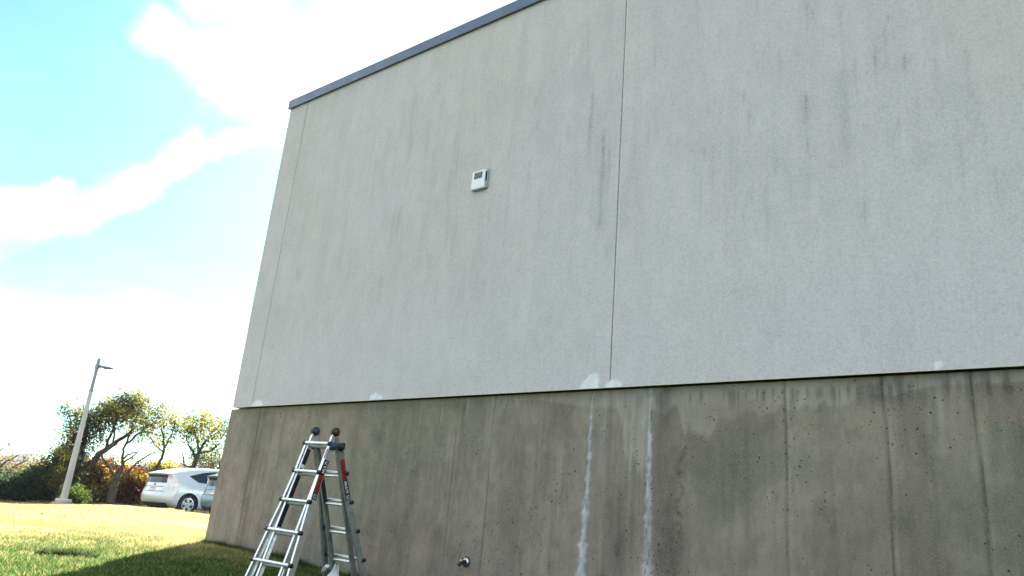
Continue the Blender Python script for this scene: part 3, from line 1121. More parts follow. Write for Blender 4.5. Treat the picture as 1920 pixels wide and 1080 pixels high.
# ------------------------------------------------------------------ cars
LC = 4.46
PROF = [(.30, .20), (.12, .27), (.03, .36), (.0, .50), (.015, .62), (.05, .70), (.10, .76), (.13, .90), (.155, 1.00), (.165, 1.08), (.09, 1.15), (.13, 1.175),
        (.45, 1.27), (.85, 1.36), (1.3, 1.435), (1.8, 1.48), (2.2, 1.49), (2.6, 1.455), (2.95, 1.37), (3.3, 1.22), (3.62, 1.05), (3.9, .95), (4.2, .84), (4.38, .70),
        (4.46, .52), (4.44, .36), (4.3, .22), (3.0, .18), (1.5, .18)]
PROF = np.array(PROF)
PROF[:, 1] += .05 * np.clip((PROF[:, 1] - .6) / .5, 0, 1)


def width_at(x, z):
    w_ = .872 - .02 * np.clip((.5 - z) / .3, 0, 1) ** 2
    w_ -= np.clip(z - .98, 0, 1) * .50
    w_ -= .03 * np.clip((z - .70) / .3, 0, 1)
    w_ -= .06 * np.clip((x - 3.4) / 1.0, 0, 1) ** 2
    return w_


def plan(V):
    """rounds the corners in plan"""
    V = np.array(V, float)
    q = np.abs(V[:, 1]) / .87
    z = V[:, 2]
    rear = np.clip(1 - V[:, 0] / 1.1, 0, 1)
    front = np.clip(1 - (LC - V[:, 0]) / 1.3, 0, 1)
    kk = .26 - .06 * np.clip((z - .7) / .4, 0, 1)
    V[:, 0] += kk * q ** 5 * rear
    V[:, 0] += .05 * q ** 2 * rear
    V[:, 0] -= .55 * q ** 3.5 * front
    return V


def resample(P, n):
    Q = np.vstack([P, P[:1]])
    # Catmull-like smoothing
    d = np.r_[0, np.cumsum(np.hypot(*np.diff(Q, axis=0).T))]
    u = np.linspace(0, d[-1], n, endpoint=False)
    return np.stack([np.interp(u, d, Q[:, 0]), np.interp(u, d, Q[:, 1])], 1)


def car(paint, label, loc, yaw):
    root = empty('parked_car', loc, (0, 0, yaw))
    tag(root, label, 'car', 'hatchback cars parked side by side')
    PR_ = PROF.copy()
    P = resample(PR_, 150)
    cen = np.array([2.2, .72])
    ins = [(0, .90), (.02, .955), (.05, .985), (.10, 1.0), (.25, 1.0), (.5, 1.0), (.8, 1.0)]
    n = len(P)
    V, F = [], []
    # outer belt across the width
    vs_ = np.linspace(-1, 1, 15)
    wid = width_at(P[:, 0], P[:, 1]) * .90
    for yv in vs_:
        V += [(P[k, 0], yv * wid[k], P[k, 1] + .012 * (1 - yv * yv) * (P[k, 1] > 1.1)) for k in range(n)]
    for j in range(14):
        for k in range(n):
            l = (k + 1) % n
            F.append((j * n + k, j * n + l, (j + 1) * n + l, (j + 1) * n + k))
    for sg, start in ((-1, 0), (1, 14 * n)):
        prev = [start + k for k in range(n)]
        for (sh, wf) in ins[1:]:
            idx = len(V)
            for k in range(n):
                cx = np.clip(P[k, 0], .9, 3.6)
                cz = np.interp(cx, [.9, 2.2, 3.6], [.68, .8, .55])
                px = P[k, 0] + (cx - P[k, 0]) * sh if sh >= .25 else P[k, 0] + (cx - P[k, 0]) * min(1, sh / max(.2, math.hypot(cx - P[k, 0], cz - P[k, 1])))
                pz = P[k, 1] + (cz - P[k, 1]) * sh if sh >= .25 else P[k, 1] + (cz - P[k, 1]) * min(1, sh / max(.2, math.hypot(cx - P[k, 0], cz - P[k, 1])))
                V.append((px, sg * width_at(px, pz) * wf, pz))
            cur = list(range(idx, idx + n))
            for k in range(n):
                l = (k + 1) % n
                F.append((prev[k], prev[l], cur[l], cur[k]))
            prev = cur
        idx = len(V)
        V.append((2.2, sg * width_at(2.2, .72), .72))
        for k in range(n):
            F.append((prev[k], prev[(k + 1) % n], idx, idx))
    V = plan(V)
    bm = bmesh.new()
    bv = [bm.verts.new(p) for p in V]
    for f in F:
        f = list(dict.fromkeys(f))
        try:
            bm.faces.new([bv[q] for q in f])
        except ValueError:
            pass
    bmesh.ops.remove_doubles(bm, verts=bm.verts, dist=.0005)
    bmesh.ops.recalc_face_normals(bm, faces=bm.faces)
    me = bpy.data.meshes.new('body')
    bm.to_mesh(me); bm.free()
    body = link_mesh('body', me, paint, root)
    # wheel wells
    bm = bmesh.new()
    for wx in (.86, 3.56):
        for sg in (-1, 1):
            cyl(bm, (wx, sg * .62, .32), (wx, sg * 1.0, .32), .365, .365, 40)
    cme = bpy.data.meshes.new('cut'); bm.to_mesh(cme); bm.free()
    cme.materials.append(M['trim_black'])
    me.materials.append(M['trim_black'])
    co = bpy.data.objects.new('cut', cme); C.objects.link(co); co.parent = root
    md = body.modifiers.new('b', 'BOOLEAN'); md.operation = 'DIFFERENCE'; md.object = co; md.solver = 'EXACT'
    md.material_mode = 'TRANSFER'
    bpy.context.view_layer.update()
    nm = bpy.data.meshes.new_from_object(body.evaluated_get(bpy.context.evaluated_depsgraph_get()))
    body.modifiers.clear()
    body.data = nm
    nm.name = 'body'
    nm.polygons.foreach_set('use_smooth', [True] * len(nm.polygons))
    nm.set_sharp_from_angle(angle=R(35))
    bpy.data.objects.remove(co)
    from mathutils.bvhtree import BVHTree
    tb = bmesh.new(); tb.from_mesh(nm)
    bvh = BVHTree.FromBMesh(tb); tb.free()

    def cast(o_, d_, off, fallback):
        h = bvh.ray_cast(Vector(o_), Vector(d_).normalized())
        if h[0] is None: return Vector(fallback)
        return h[0] - Vector(d_).normalized() * off

    def side_patch(name, poly, mat, off, sides=(-1, 1), par=root, nn=26):
        """polygon in (x, z) laid on the side of the body"""
        poly = np.array(poly)
        for sg in sides:
            bm = bmesh.new()
            x0, x1 = poly[:, 0].min(), poly[:, 0].max()
            top_, bot_ = [], []
            for xx in np.linspace(x0 + 1e-4, x1 - 1e-4, nn):
                zz = []
                for a in range(len(poly)):
                    p, q = poly[a], poly[(a + 1) % len(poly)]
                    if (p[0] - xx) * (q[0] - xx) <= 0 and p[0] != q[0]:
                        zz.append(p[1] + (q[1] - p[1]) * (xx - p[0]) / (q[0] - p[0]))
                lo, hi = min(zz), max(zz)
                cols_ = []
                for t_ in np.linspace(0, 1, 7):
                    z_ = lo + (hi - lo) * t_
                    cols_.append(cast((xx, sg * 2, z_), (0, -sg, 0), off, (xx, sg * width_at(xx, z_), z_)))
                top_.append(cols_)
            g_ = [[bm.verts.new(p) for p in c_] for c_ in top_]
            for a in range(nn - 1):
                for c_ in range(6):
                    bm.faces.new((g_[a][c_], g_[a + 1][c_], g_[a + 1][c_ + 1], g_[a][c_ + 1]))
            from_bm(name, bm, mat, par, True)

    def rear_patch(name, z0, z1, y0, y1, mat, off, par=root, taper=0.0):
        RZ = PROF[3:12]
        bm = bmesh.new()
        g_ = []
        for z_ in np.linspace(z0, z1, 8):
            xx = np.interp(z_, [p[1] for p in RZ[:8]] + [RZ[7][1] + .001], [p[0] for p in RZ[:8]] + [RZ[7][0]])
            tt = (z_ - z0) / (z1 - z0)
            row = []
            for yy in np.linspace(y0 * (1 - taper * tt), y1 * (1 - taper * tt), 14):
                row.append(bm.verts.new(cast((-1, yy, z_), (1, 0, 0), off, (xx, yy, z_))))
            g_.append(row)
        for a in range(7):
            for c_ in range(13):
                bm.faces.new((g_[a][c_], g_[a][c_ + 1], g_[a + 1][c_ + 1], g_[a + 1][c_]))
        return from_bm(name, bm, mat, par, True)

    side_patch('side_window', [(.80, 1.20), (1.12, 1.03), (3.15, .99), (3.45, 1.02), (2.85, 1.37), (2.3, 1.44), (1.75, 1.43), (1.3, 1.35)], 'glass', .006)
    side_patch('window_pillar', [(1.52, 1.02), (1.58, 1.02), (1.60, 1.375), (1.54, 1.37)], 'trim_black', .011)
    side_patch('window_pillar', [(2.28, 1.0), (2.36, 1.0), (2.36, 1.40), (2.28, 1.40)], 'trim_black', .011)
    # glazed lower hatch, spoiler line, panel lines, bumper insert
    rear_patch('rear_window', .925, 1.135, -.60, .60, 'glass', .006, taper=.06)
    rear_patch('spoiler_shadow_line', 1.135, 1.17, -.58, .58, 'trim_black', .012)
    rear_patch('hatch_seam', .80, .815, -.50, .50, 'trim_black', .005)
    rear_patch('bumper_seam', .655, .668, -.62, .62, 'trim_black', .005)
    pl = rear_patch('number_plate', .675, .80, -.155, .155, 'plate', .014)
    for kk in range(6):
        bm = bmesh.new()
        yy = -.115 + kk * .046
        q_ = cast((-1, yy, .74), (1, 0, 0), .016, (0, yy, .74))
        box(bm, (q_.x, yy, .74), (.006, .020, .045))
        from_bm('plate_character', bm, 'plate_red', pl)
    bm = bmesh.new()
    bmesh.ops.create_cone(bm, cap_ends=True, segments=20, radius1=.038, radius2=.038, depth=.008,
                          matrix=Matrix.Translation((cast((-1, 0, .865), (1, 0, 0), .004, (.1, 0, .865)).x, 0, .865)) @ Matrix.Rotation(R(90), 4, 'Y'))
    from_bm('emblem', bm, 'dark_metal', root, True)
    # tail lamps wrap from the hatch onto the flank
    for sg in (-1, 1):
        bm = bmesh.new()
        g_ = []
        for tt in np.linspace(0, 1, 9):
            z_ = .74 + .43 * tt
            f0 = 22 - 3 * tt
            f1 = float(np.interp(tt, [0, .15, .55, .8, 1], [37, 42, 53, 46, 33]))
            row = []
            for ph_ in np.linspace(f0, f1, 12):
                dr_ = (-math.cos(R(ph_)), sg * math.sin(R(ph_)), 0)
                h = bvh.ray_cast(Vector((.95, sg * .28, z_)), Vector(dr_))
                row.append((h[0] if h[0] else Vector((.2, sg * .6, z_))) + Vector(dr_) * .010)
            g_.append([bm.verts.new(p) for p in row])
        for a in range(8):
            for c_ in range(11):
                bm.faces.new((g_[a][c_], g_[a][c_ + 1], g_[a + 1][c_ + 1], g_[a + 1][c_]))
        from_bm('tail_light', bm, 'lens', root, True)
    # lower black valance and seams
    bm = bmesh.new()
    pts = [plan([(.10 - .0, yy, .29)])[0] for yy in np.linspace(-.72, .72, 17)]
    for a, c_ in zip(pts, pts[1:]):
        q = [bm.verts.new((a[0] - .035, a[1], .33)), bm.verts.new((c_[0] - .035, c_[1], .33)),
             bm.verts.new((c_[0] + .05, c_[1], .20)), bm.verts.new((a[0] + .05, a[1], .20))]
        bm.faces.new(q)
    bmesh.ops.remove_doubles(bm, verts=bm.verts, dist=.001)
    from_bm('bumper_valance', bm, 'trim_black', root, True)
    # doors seams, handles, mirror, fuel flap
    for xx in (1.30, 2.32, 3.35):
        side_patch('door_seam', [(xx, .40), (xx + .014, .40), (xx + .014 + .05 * (xx < 2), 1.0), (xx + .05 * (xx < 2), 1.0)], 'trim_black', .002, nn=4)
    for sg in (-1, 1):
        for xx in (1.45, 2.45):
            bm = bmesh.new()
            box(bm, (xx + .08, sg * (width_at(xx, .93) + .015), .93), (.17, .03, .03), bev=.01)
            from_bm('door_handle', bm, paint, root)
        bm = bmesh.new()
        box(bm, (3.05, sg * .92, 1.08), (.12, .2, .13), bev=.04)
        from_bm('mirror', bm, paint, root, True)
    # wheels
    for wx in (.86, 3.56):
        for sg in (-1, 1):
            wh = empty('wheel', (wx, sg * .765, .318))
            wh.parent = root
            bm = bmesh.new()
            prf = [(.205, -.10), (.29, -.105), (.315, -.08), (.318, 0), (.315, .08), (.29, .105), (.205, .10)]
            ns = 40
            rings = []
            for (r_, yy) in prf:
                rings.append([bm.verts.new((r_ * math.cos(2 * math.pi * k / ns), sg * yy, r_ * math.sin(2 * math.pi * k / ns))) for k in range(ns)])
            for a, c_ in zip(rings, rings[1:]):
                for k in range(ns):
                    l = (k + 1) % ns
                    bm.faces.new((a[k], a[l], c_[l], c_[k]))
            from_bm('tyre', bm, 'tyre', wh, True)
            bm = bmesh.new()
            cyl(bm, (0, sg * .02, 0), (0, sg * .03, 0), .205, .205, 32)
            from_bm('wheel_disc', bm, 'trim_black', wh)
            bm = bmesh.new()
            ring = []
            for (r_, yy) in ((.200, .09), (.212, .100), (.190, .104), (.183, .075)):
                ring.append([bm.verts.new((r_ * math.cos(2 * math.pi * k / 40), sg * yy, r_ * math.sin(2 * math.pi * k / 40))) for k in range(40)])
            for a, c_ in zip(ring, ring[1:]):
                for k in range(40):
                    l = (k + 1) % 40
                    bm.faces.new((a[k], a[l], c_[l], c_[k]))
            cyl(bm, (0, sg * .05, 0), (0, sg * .092, 0), .05, .045, 20)
            for s5 in range(5):
                th = 2 * math.pi * s5 / 5 + .3
                for dth, wd0 in ((0, .040),):
                    m4 = Matrix.Rotation(-th, 4, 'Y')
                    q0 = [(0.03, -wd0 * .8), (.195, -wd0 * 1.5), (.195, wd0 * 1.5), (.03, wd0 * .8)]
                    f_ = [bm.verts.new(m4 @ Vector((p[0], sg * .088, p[1]))) for p in q0]
                    bk = [bm.verts.new(m4 @ Vector((p[0], sg * .06, p[1]))) for p in q0]
                    bm.faces.new(f_); bm.faces.new(bk[::-1])
                    for k in range(4):
                        l = (k + 1) % 4
                        bm.faces.new((f_[k], f_[l], bk[l], bk[k]))
            from_bm('rim', bm, 'rim', wh)
    return root


yaw = R(92)
q_ = ray(348.5, 946.5) * 27.3                      # centre of the rear right wheel
cx_ = q_.x - (math.cos(yaw) * .86 + math.sin(yaw) * .765)
cy_ = q_.y - (math.sin(yaw) * .86 - math.cos(yaw) * .765)
car('paint_silver', 'silver-white hatchback parked beside the autumn bushes, its rear fully in view', (cx_, cy_, q_.z - .318), yaw)
ox, oy = math.sin(yaw) * 2.95, -math.cos(yaw) * 2.95 + .25
car('paint_bluegrey', 'blue-grey hatchback half hidden behind the corner of the building', (cx_ + ox, cy_ + oy, q_.z - .318), yaw)

# stall line painted between the two cars
lx, ly = cx_ + ox * .52, cy_ + oy * .52
fx, fy = math.cos(yaw), math.sin(yaw)
bm = bmesh.new()
n_ = 12
prev = None
for k in range(n_ + 1):
    s = -.1 + 5.0 * k / n_
    a = [bm.verts.new((lx + fx * s + sx * .05 * fy, ly + fy * s - sx * .05 * fx,
                       float(gz(lx + fx * s, ly + fy * s)) + .012)) for sx in (-1, 1)]
    if prev: bm.faces.new((prev[0], prev[1], a[1], a[0]))
    prev = a
o = from_bm('stall_line', bm, 'road_paint')
tag(o, kind='structure')


# ------------------------------------------------------------------ vegetation
def wp(px, py, r):
    q = ray(px, py)
    return np.array([q.x * r, q.y * r, q.z * r])


def leaves_np(cent, n, spread, size, cols, jitter=.25, squash=1.0):
    """small diamond leaves scattered round centres"""
    cent = np.asarray(cent)
    k = rng.integers(0, len(cent), n)
    off = rng.normal(0, 1, (n, 3)) * spread
    off[:, 2] *= squash
    P = cent[k] + off
    a = rng.normal(0, 1, (n, 3)); a /= np.linalg.norm(a, axis=1)[:, None]
    b_ = rng.normal(0, 1, (n, 3)); b_ = np.cross(a, b_); b_ /= np.linalg.norm(b_, axis=1)[:, None]
    s = size * rng.uniform(.6, 1.4, n)[:, None]
    V = np.stack([P - a * s, P + b_ * s * .55, P + a * s, P - b_ * s * .55], 1).reshape(-1, 3)
    F = np.arange(4 * n).reshape(n, 4)
    cols = np.asarray(cols)
    lo = fbm(P[:, 0] * 1.3 + P[:, 1], P[:, 2] * 1.5 + P[:, 1] * .6, 3, 77)
    ci = np.clip(((lo - .3) / .4 + rng.normal(0, jitter, n)), 0, .999) * (len(cols) - 1)
    i0 = ci.astype(int); fr = (ci - i0)[:, None]
    c = cols[i0] * (1 - fr) + cols[np.minimum(i0 + 1, len(cols) - 1)] * fr
    c *= rng.uniform(.75, 1.25, n)[:, None]
    return V, F, np.repeat(c, 4, 0)


def wander(p, q, n=7, amp=.12, sag=0.0):
    t = np.linspace(0, 1, n)[:, None]
    P = p[None] * (1 - t) + q[None] * t
    L = np.linalg.norm(q - p)
    P += (rng.normal(0, amp * L * .35, (n, 3)) * np.sin(np.pi * t))
    P[:, 2] += sag * L * np.sin(np.pi * t[:, 0])
    return P


def tree(name, label, cat, limbs, blobs, ntw, nleaf, cols, r0=.1, leaf=.045, twig_r=.011, group=None, spread=.16, bare=0.0):
    """limbs: list of (points, r_start, r_end); blobs: (centre, radii) crown volumes"""
    root = empty(name, limbs[0][0][0])
    tag(root, label, cat, group)
    parts, skel, srad = [], [], []
    for li, (pts, ra, rb) in enumerate(limbs):
        P = []
        if li == 0:
            g0 = np.array([pts[0][0], pts[0][1], float(gz(pts[0][0], pts[0][1])) - .12])
            pts = [g0] + list(pts[1:])
        for a, c in zip(pts, pts[1:]):
            seg = wander(np.array(a), np.array(c), 6, .10)
            P += list(seg[:-1])
        P.append(np.array(pts[-1]))
        P = np.array(P)
        rad = np.linspace(ra, rb, len(P))
        parts.append(tube_np(P, rad, 8))
        skel += list(P); srad += list(rad)
    tg = []
    wts = np.array([np.prod(bq[1]) for bq in blobs]); wts = wts / wts.sum()
    for k in range(ntw):
        bq = blobs[rng.choice(len(blobs), p=wts)]
        dd = rng.normal(0, 1, 3); dd /= np.linalg.norm(dd)
        tg.append(np.array(bq[0]) + dd * np.array(bq[1]) * rng.uniform(.15, 1.0) ** .5)
    tg = np.array(tg)
    sk = np.array(skel)
    dist = np.array([np.min(np.linalg.norm(sk - q, axis=1)) for q in tg])
    tg = tg[np.argsort(dist)]
    cent = []
    sk = list(skel); sr = list(srad)
    for q in tg:
        A = np.array(sk)
        dd = np.linalg.norm(A - q, axis=1) + .35 * np.maximum(0, A[:, 2] - q[2])
        i_ = int(np.argmin(dd))
        if dd[i_] < .04: continue
        P = wander(A[i_], q, 6, .22, .05)
        r1 = min(sr[i_] * .7, twig_r * (1 + 1.4 * dd[i_]))
        rad = np.linspace(r1, twig_r * .45, 6)
        parts.append(tube_np(P, rad, 4))
        sk += list(P[2:]); sr += list(rad[2:])
        cent += list(P[3:])
    V, F = join_np(parts)
    tr = from_np('trunk', V - np.array(root.location), F, 'bark', root, smooth=True)
    if nleaf:
        cent = np.array(cent)
        if bare: cent = cent[rng.random(len(cent)) > bare]
        V, F, c = leaves_np(cent, nleaf, spread, leaf, cols)
        from_np('crown', V - np.array(root.location), F, 'leaf', root, c)
    return root


YG = [(.040, .048, .020), (.07, .08, .025), (.17, .16, .035), (.32, .27, .05)]
DG = [(.020, .034, .020), (.032, .052, .026), (.050, .070, .030)]
RA, RB = 33.0, 32.0


def blob(px, py, r, wx, wz, wy=None):
    sc = r / 1400.0
    return (wp(px, py, r), (wx * sc, (wy or wx) * sc, wz * sc))


# leaning dark tree behind the pole
tree('tree', 'dark leaning tree smothered in ivy behind the light pole', 'tree',
     [([wp(138, 930, RA), wp(150, 880, RA), wp(196, 845, RA), wp(228, 822, RA), wp(252, 803, RA - .4)], .16, .04),
      ([wp(150, 880, RA), wp(158, 830, RA), wp(166, 790, RA + .5)], .09, .03),
      ([wp(196, 845, RA), wp(214, 800, RA), wp(226, 772, RA)], .06, .02),
      ([wp(158, 850, RA), wp(138, 810, RA + .4), wp(128, 775, RA)], .06, .02)],
     [blob(150, 790, RA, 30, 24, 26), blob(136, 848, RA, 20, 46, 26), blob(200, 782, RA, 36, 22, 30), blob(236, 768, RA, 32, 18, 28),
      blob(126, 900, RA, 24, 30, 24), blob(128, 772, RA, 22, 9, 14), blob(172, 815, RA, 24, 26, 24)], 560, 9500,
     [(.022, .030, .022), (.034, .048, .028), (.045, .055, .022), (.16, .14, .03)], leaf=.045)

# many-stemmed tree in the middle
tree('tree', 'wide autumn tree with twisted bare stems rising from one thick trunk', 'tree',
     [([wp(209, 944, RB), wp(212, 915, RB), wp(218, 898, RB)], .17, .11),
      ([wp(218, 898, RB), wp(203, 872, RB), wp(188, 850, RB)], .055, .035),
      ([wp(218, 898, RB), wp(231, 872, RB), wp(229, 858, RB), wp(236, 832, RB), wp(248, 803, RB), wp(252, 780, RB)], .065, .02),
      ([wp(222, 900, RB), wp(240, 885, RB), wp(258, 867, RB), wp(280, 852, RB), wp(300, 846, RB)], .055, .015),
      ([wp(231, 868, RB), wp(250, 855, RB), wp(258, 848, RB)], .035, .02),
      ([wp(229, 862, RB), wp(240, 852, RB), wp(262, 846, RB)], .04, .02),
      ([wp(188, 850, RB), wp(212, 833, RB), wp(216, 805, RB), wp(210, 775, RB)], .05, .02),
      ([wp(236, 832, RB), wp(262, 812, RB), wp(284, 790, RB)], .045, .02)],
     [blob(232, 765, RB, 42, 18, 32), blob(252, 757, RB, 34, 20, 28), blob(200, 775, RB, 30, 16, 28), blob(276, 785, RB, 30, 14, 24), blob(244, 745, RB, 16, 14, 14),
      blob(262, 806, RB, 36, 18, 24)], 640, 4300, YG, leaf=.045)

# slender tree
tree('tree', 'slender sparse tree with a few yellow-green leaves between the two wider ones', 'tree',
     [([wp(288, 905, RB + 1), wp(296, 875, RB + 1), wp(307, 848, RB + 1), wp(306, 815, RB + 1), wp(298, 782, RB + 1)], .075, .02),
      ([wp(307, 840, RB + 1), wp(322, 815, RB + 1), wp(330, 790, RB + 1)], .035, .015),
      ([wp(307, 848, RB + 1), wp(290, 835, RB + 1), wp(282, 820, RB + 1)], .03, .012)],
     [blob(303, 768, RB + 1, 18, 16, 16), blob(318, 790, RB + 1, 20, 20, 18), blob(308, 828, RB + 1, 22, 16, 18), blob(292, 792, RB + 1, 12, 14, 12)], 260, 1500, YG, leaf=.045)

# round topped tree behind the cars
tree('tree', 'yellow-green round-topped tree rising behind the parked cars', 'tree',
     [([wp(356, 905, RA), wp(362, 878, RA), wp(369, 860, RA), wp(374, 845, RA), wp(390, 822, RA)], .12, .04),
      ([wp(362, 878, RA), wp(345, 872, RA), wp(342, 850, RA)], .045, .02),
      ([wp(369, 860, RA), wp(356, 838, RA), wp(348, 815, RA)], .055, .02),
      ([wp(374, 845, RA), wp(368, 820, RA), wp(362, 800, RA)], .05, .02),
      ([wp(374, 850, RA), wp(398, 845, RA), wp(412, 830, RA)], .045, .02)],
     [blob(352, 798, RA, 26, 18, 24), blob(378, 786, RA, 30, 16, 28), blob(402, 800, RA, 26, 20, 24), blob(372, 815, RA, 40, 16, 30),
      blob(424, 812, RA, 24, 22, 24), blob(385, 850, RA, 34, 18, 22)], 620, 3900,
     [(.05, .07, .014), (.12, .13, .02), (.24, .20, .03), (.34, .27, .03)], leaf=.045)

# bare orange tree at far left
tree('tree', 'low bare orange-brown tree spreading at the left edge', 'tree',
     [([wp(-20, 925, 38), wp(-14, 890, 38), wp(8, 868, 38), wp(36, 852, 38)], .09, .02),
      ([wp(-14, 890, 38), wp(-8, 860, 38), wp(6, 838, 38)], .05, .015),
      ([wp(-14, 892, 38), wp(18, 880, 38), wp(52, 862, 38)], .05, .015),
      ([wp(-14, 892, 38), wp(-40, 865, 38), wp(-50, 840, 38)], .05, .015)],
     [blob(18, 872, 38, 44, 30, 30), blob(-30, 865, 38, 44, 34, 30), blob(30, 890, 38, 34, 18, 22)], 760, 1000,
     [(.22, .10, .05), (.34, .17, .08), (.26, .18, .10)], leaf=.035, twig_r=.012, bare=.4)


def bush(name, label, cat, blobs, n, cols, leaf=.05, group=None, stems=60, base_r=32):
    b0 = np.array(blobs[0][0])
    root = empty(name, (b0[0], b0[1], float(gz(b0[0], b0[1]))))
    tag(root, label, cat, group)
    L = np.array(root.location)
    parts = []
    wts = np.array([np.prod(bq[1]) for bq in blobs]); wts /= wts.sum()
    cent = []
    for k in range(stems * 6):
        bq = blobs[rng.choice(len(blobs), p=wts)]
        dd = rng.normal(0, 1, 3); dd /= np.linalg.norm(dd)
        q = np.array(bq[0]) + dd * np.array(bq[1]) * rng.uniform(.25, 1.05)
        gzz = float(gz(q[0], q[1]))
        if q[2] < gzz + .05: q[2] = gzz + rng.uniform(.05, .4)
        cent.append(q)
        if k < stems:
            p = np.array([q[0] * .5 + bq[0][0] * .5 + rng.normal(0, .2), q[1] * .5 + bq[0][1] * .5 + rng.normal(0, .2), gzz - .05])
            parts.append(tube_np(wander(p, q + np.array([0, 0, .12]), 6, .15), np.linspace(.018, .004, 6), 4))
    V, F = join_np(parts)
    from_np('stems', V - L, F, 'bark', root, smooth=True)
    V, F, c = leaves_np(cent, n, .15, leaf, cols)
    from_np('foliage', V - L, F, 'leaf', root, c)
    return root


AU = [(.06, .03, .018), (.18, .07, .025), (.34, .17, .03), (.52, .34, .05), (.6, .45, .07)]
RD = [(.05, .016, .014), (.12, .03, .02), (.20, .06, .025), (.16, .12, .03)]
bush('bush', 'bright yellow and orange autumn bush left of the many-stemmed trunk', 'bush',
     [blob(178, 898, 34.0, 32, 30, 22), blob(215, 890, 34.4, 24, 24, 20), blob(170, 915, 34.2, 24, 24, 20), blob(200, 880, 34.6, 18, 18, 16), blob(176, 880, 34.6, 16, 16, 14)], 12000, AU)
bush('bush', 'dark red and purple bush with yellow top between the trunk and the silver car', 'bush',
     [blob(250, 912, 33.6, 26, 26, 20), blob(238, 925, 33.2, 22, 20, 18), blob(262, 895, 33.8, 14, 20, 16), blob(228, 890, 34.4, 14, 14, 14)], 8000, RD + [(.42, .26, .04)])
bush('bush', 'dark red thicket low down behind the many-stemmed trunk', 'bush',
     [blob(208, 922, 34.6, 30, 22, 18), blob(160, 925, 33.6, 20, 18, 16)], 6500, RD)
bush('bush', 'small yellow-green bush standing just above the silver car', 'bush',
     [blob(300, 888, 35, 20, 14, 16), blob(318, 880, 35, 8, 8, 8), blob(292, 876, 35, 8, 10, 8)], 2600, [(.12, .14, .02), (.26, .24, .04), (.4, .34, .06)], stems=24)
bush('bush', 'dark green bank of shrubs at the left edge of the lawn', 'bush',
     [blob(20, 915, 33.5, 44, 24, 26), blob(-34, 912, 33.5, 40, 26, 26), blob(60, 912, 33.5, 30, 26, 24)], 13000, DG, leaf=.055)
bush('bush', 'tall dark green shrub swelling up beside the light pole', 'bush',
     [blob(100, 900, 34, 34, 36, 28), blob(128, 880, 34, 24, 40, 24), blob(80, 905, 34, 26, 28, 24), blob(122, 850, 34, 16, 28, 16)], 14000, DG, leaf=.055)
bush('bush', 'yellow-topped shrub peeping over the dark green bank', 'bush',
     [blob(70, 892, 36, 30, 16, 20), blob(36, 898, 36, 24, 12, 18), blob(88, 880, 36, 12, 10, 10)], 4200, [(.06, .07, .02), (.2, .18, .04), (.36, .27, .05)])
bush('bush', 'low green weeds spilling from the foot of the light pole', 'bush',
     [blob(134, 930, 30.5, 14, 10, 12), blob(150, 934, 30.8, 12, 8, 12)], 2600, [(.04, .07, .015), (.09, .13, .025)], stems=20, leaf=.035)
bush('bush', 'grey-brown leafless scrub behind the cars at the building corner', 'bush',
     [blob(390, 868, 36, 40, 20, 24), blob(430, 868, 36, 40, 24, 24), blob(345, 876, 36, 20, 12, 18)], 2200, [(.12, .09, .06), (.2, .16, .1)], stems=170)

# far-off wooded ground cover beyond the hedge, as one mass
cent = []
for k in range(900):
    a = rng.uniform(-40, 480)
    r_ = rng.uniform(46, 75)
    q = wp(a, 925, r_)
    q[2] = float(gz(q[0], q[1])) + rng.uniform(.1, 1.5)
    cent.append(q)
V, F, c = leaves_np(cent, 16000, .55, .10, [(.06, .05, .03), (.12, .09, .04), (.09, .10, .03)])
tag(from_np('far_scrub', V, F, 'leaf', None, c), 'tangled brown scrub far beyond the hedge', 'scrub', kind='stuff')

# ------------------------------------------------------------------ hills
def hill(name, pts, r, depth, seed):
    """ridge line given as (photo x, photo y) directions at distance r"""
    px = np.array([p[0] for p in pts]); py = np.array([p[1] for p in pts])
    xs_ = np.linspace(px[0], px[-1], 160)
    V, F = [], []
    prof_t = np.linspace(-1, 1, 13)
    for i_, x_ in enumerate(xs_):
        y_ = float(np.interp(x_, px, py))
        q = ray(x_, y_)
        top_ = q.z * r + 6 * (fbm(np.array(x_ * .06), np.array(3.0 + seed), 4, seed) - .5)
        for t_ in prof_t:
            rr = r + depth * t_
            h = -14 + (top_ + 14) * (math.cos(t_ * math.pi) * .5 + .5) ** .8
            V.append((q.x * rr, q.y * rr, h + 3 * (vnoise(np.array(x_ * .1), np.array(t_ * 4 + 9), seed) - .5)))
    m_ = len(prof_t)
    for i_ in range(159):
        for j_ in range(m_ - 1):
            F.append((i_ * m_ + j_, (i_ + 1) * m_ + j_, (i_ + 1) * m_ + j_ + 1, i_ * m_ + j_ + 1))
    o = from_np(name, V, F, 'hill', smooth=True)
    tag(o, kind='structure')


hill('hills', [(-500, 900), (-200, 870), (-40, 852), (50, 849), (80, 858), (110, 872), (150, 888), (230, 880), (270, 866), (330, 866), (420, 878), (600, 900), (900, 930)], 1100, 260, 3)

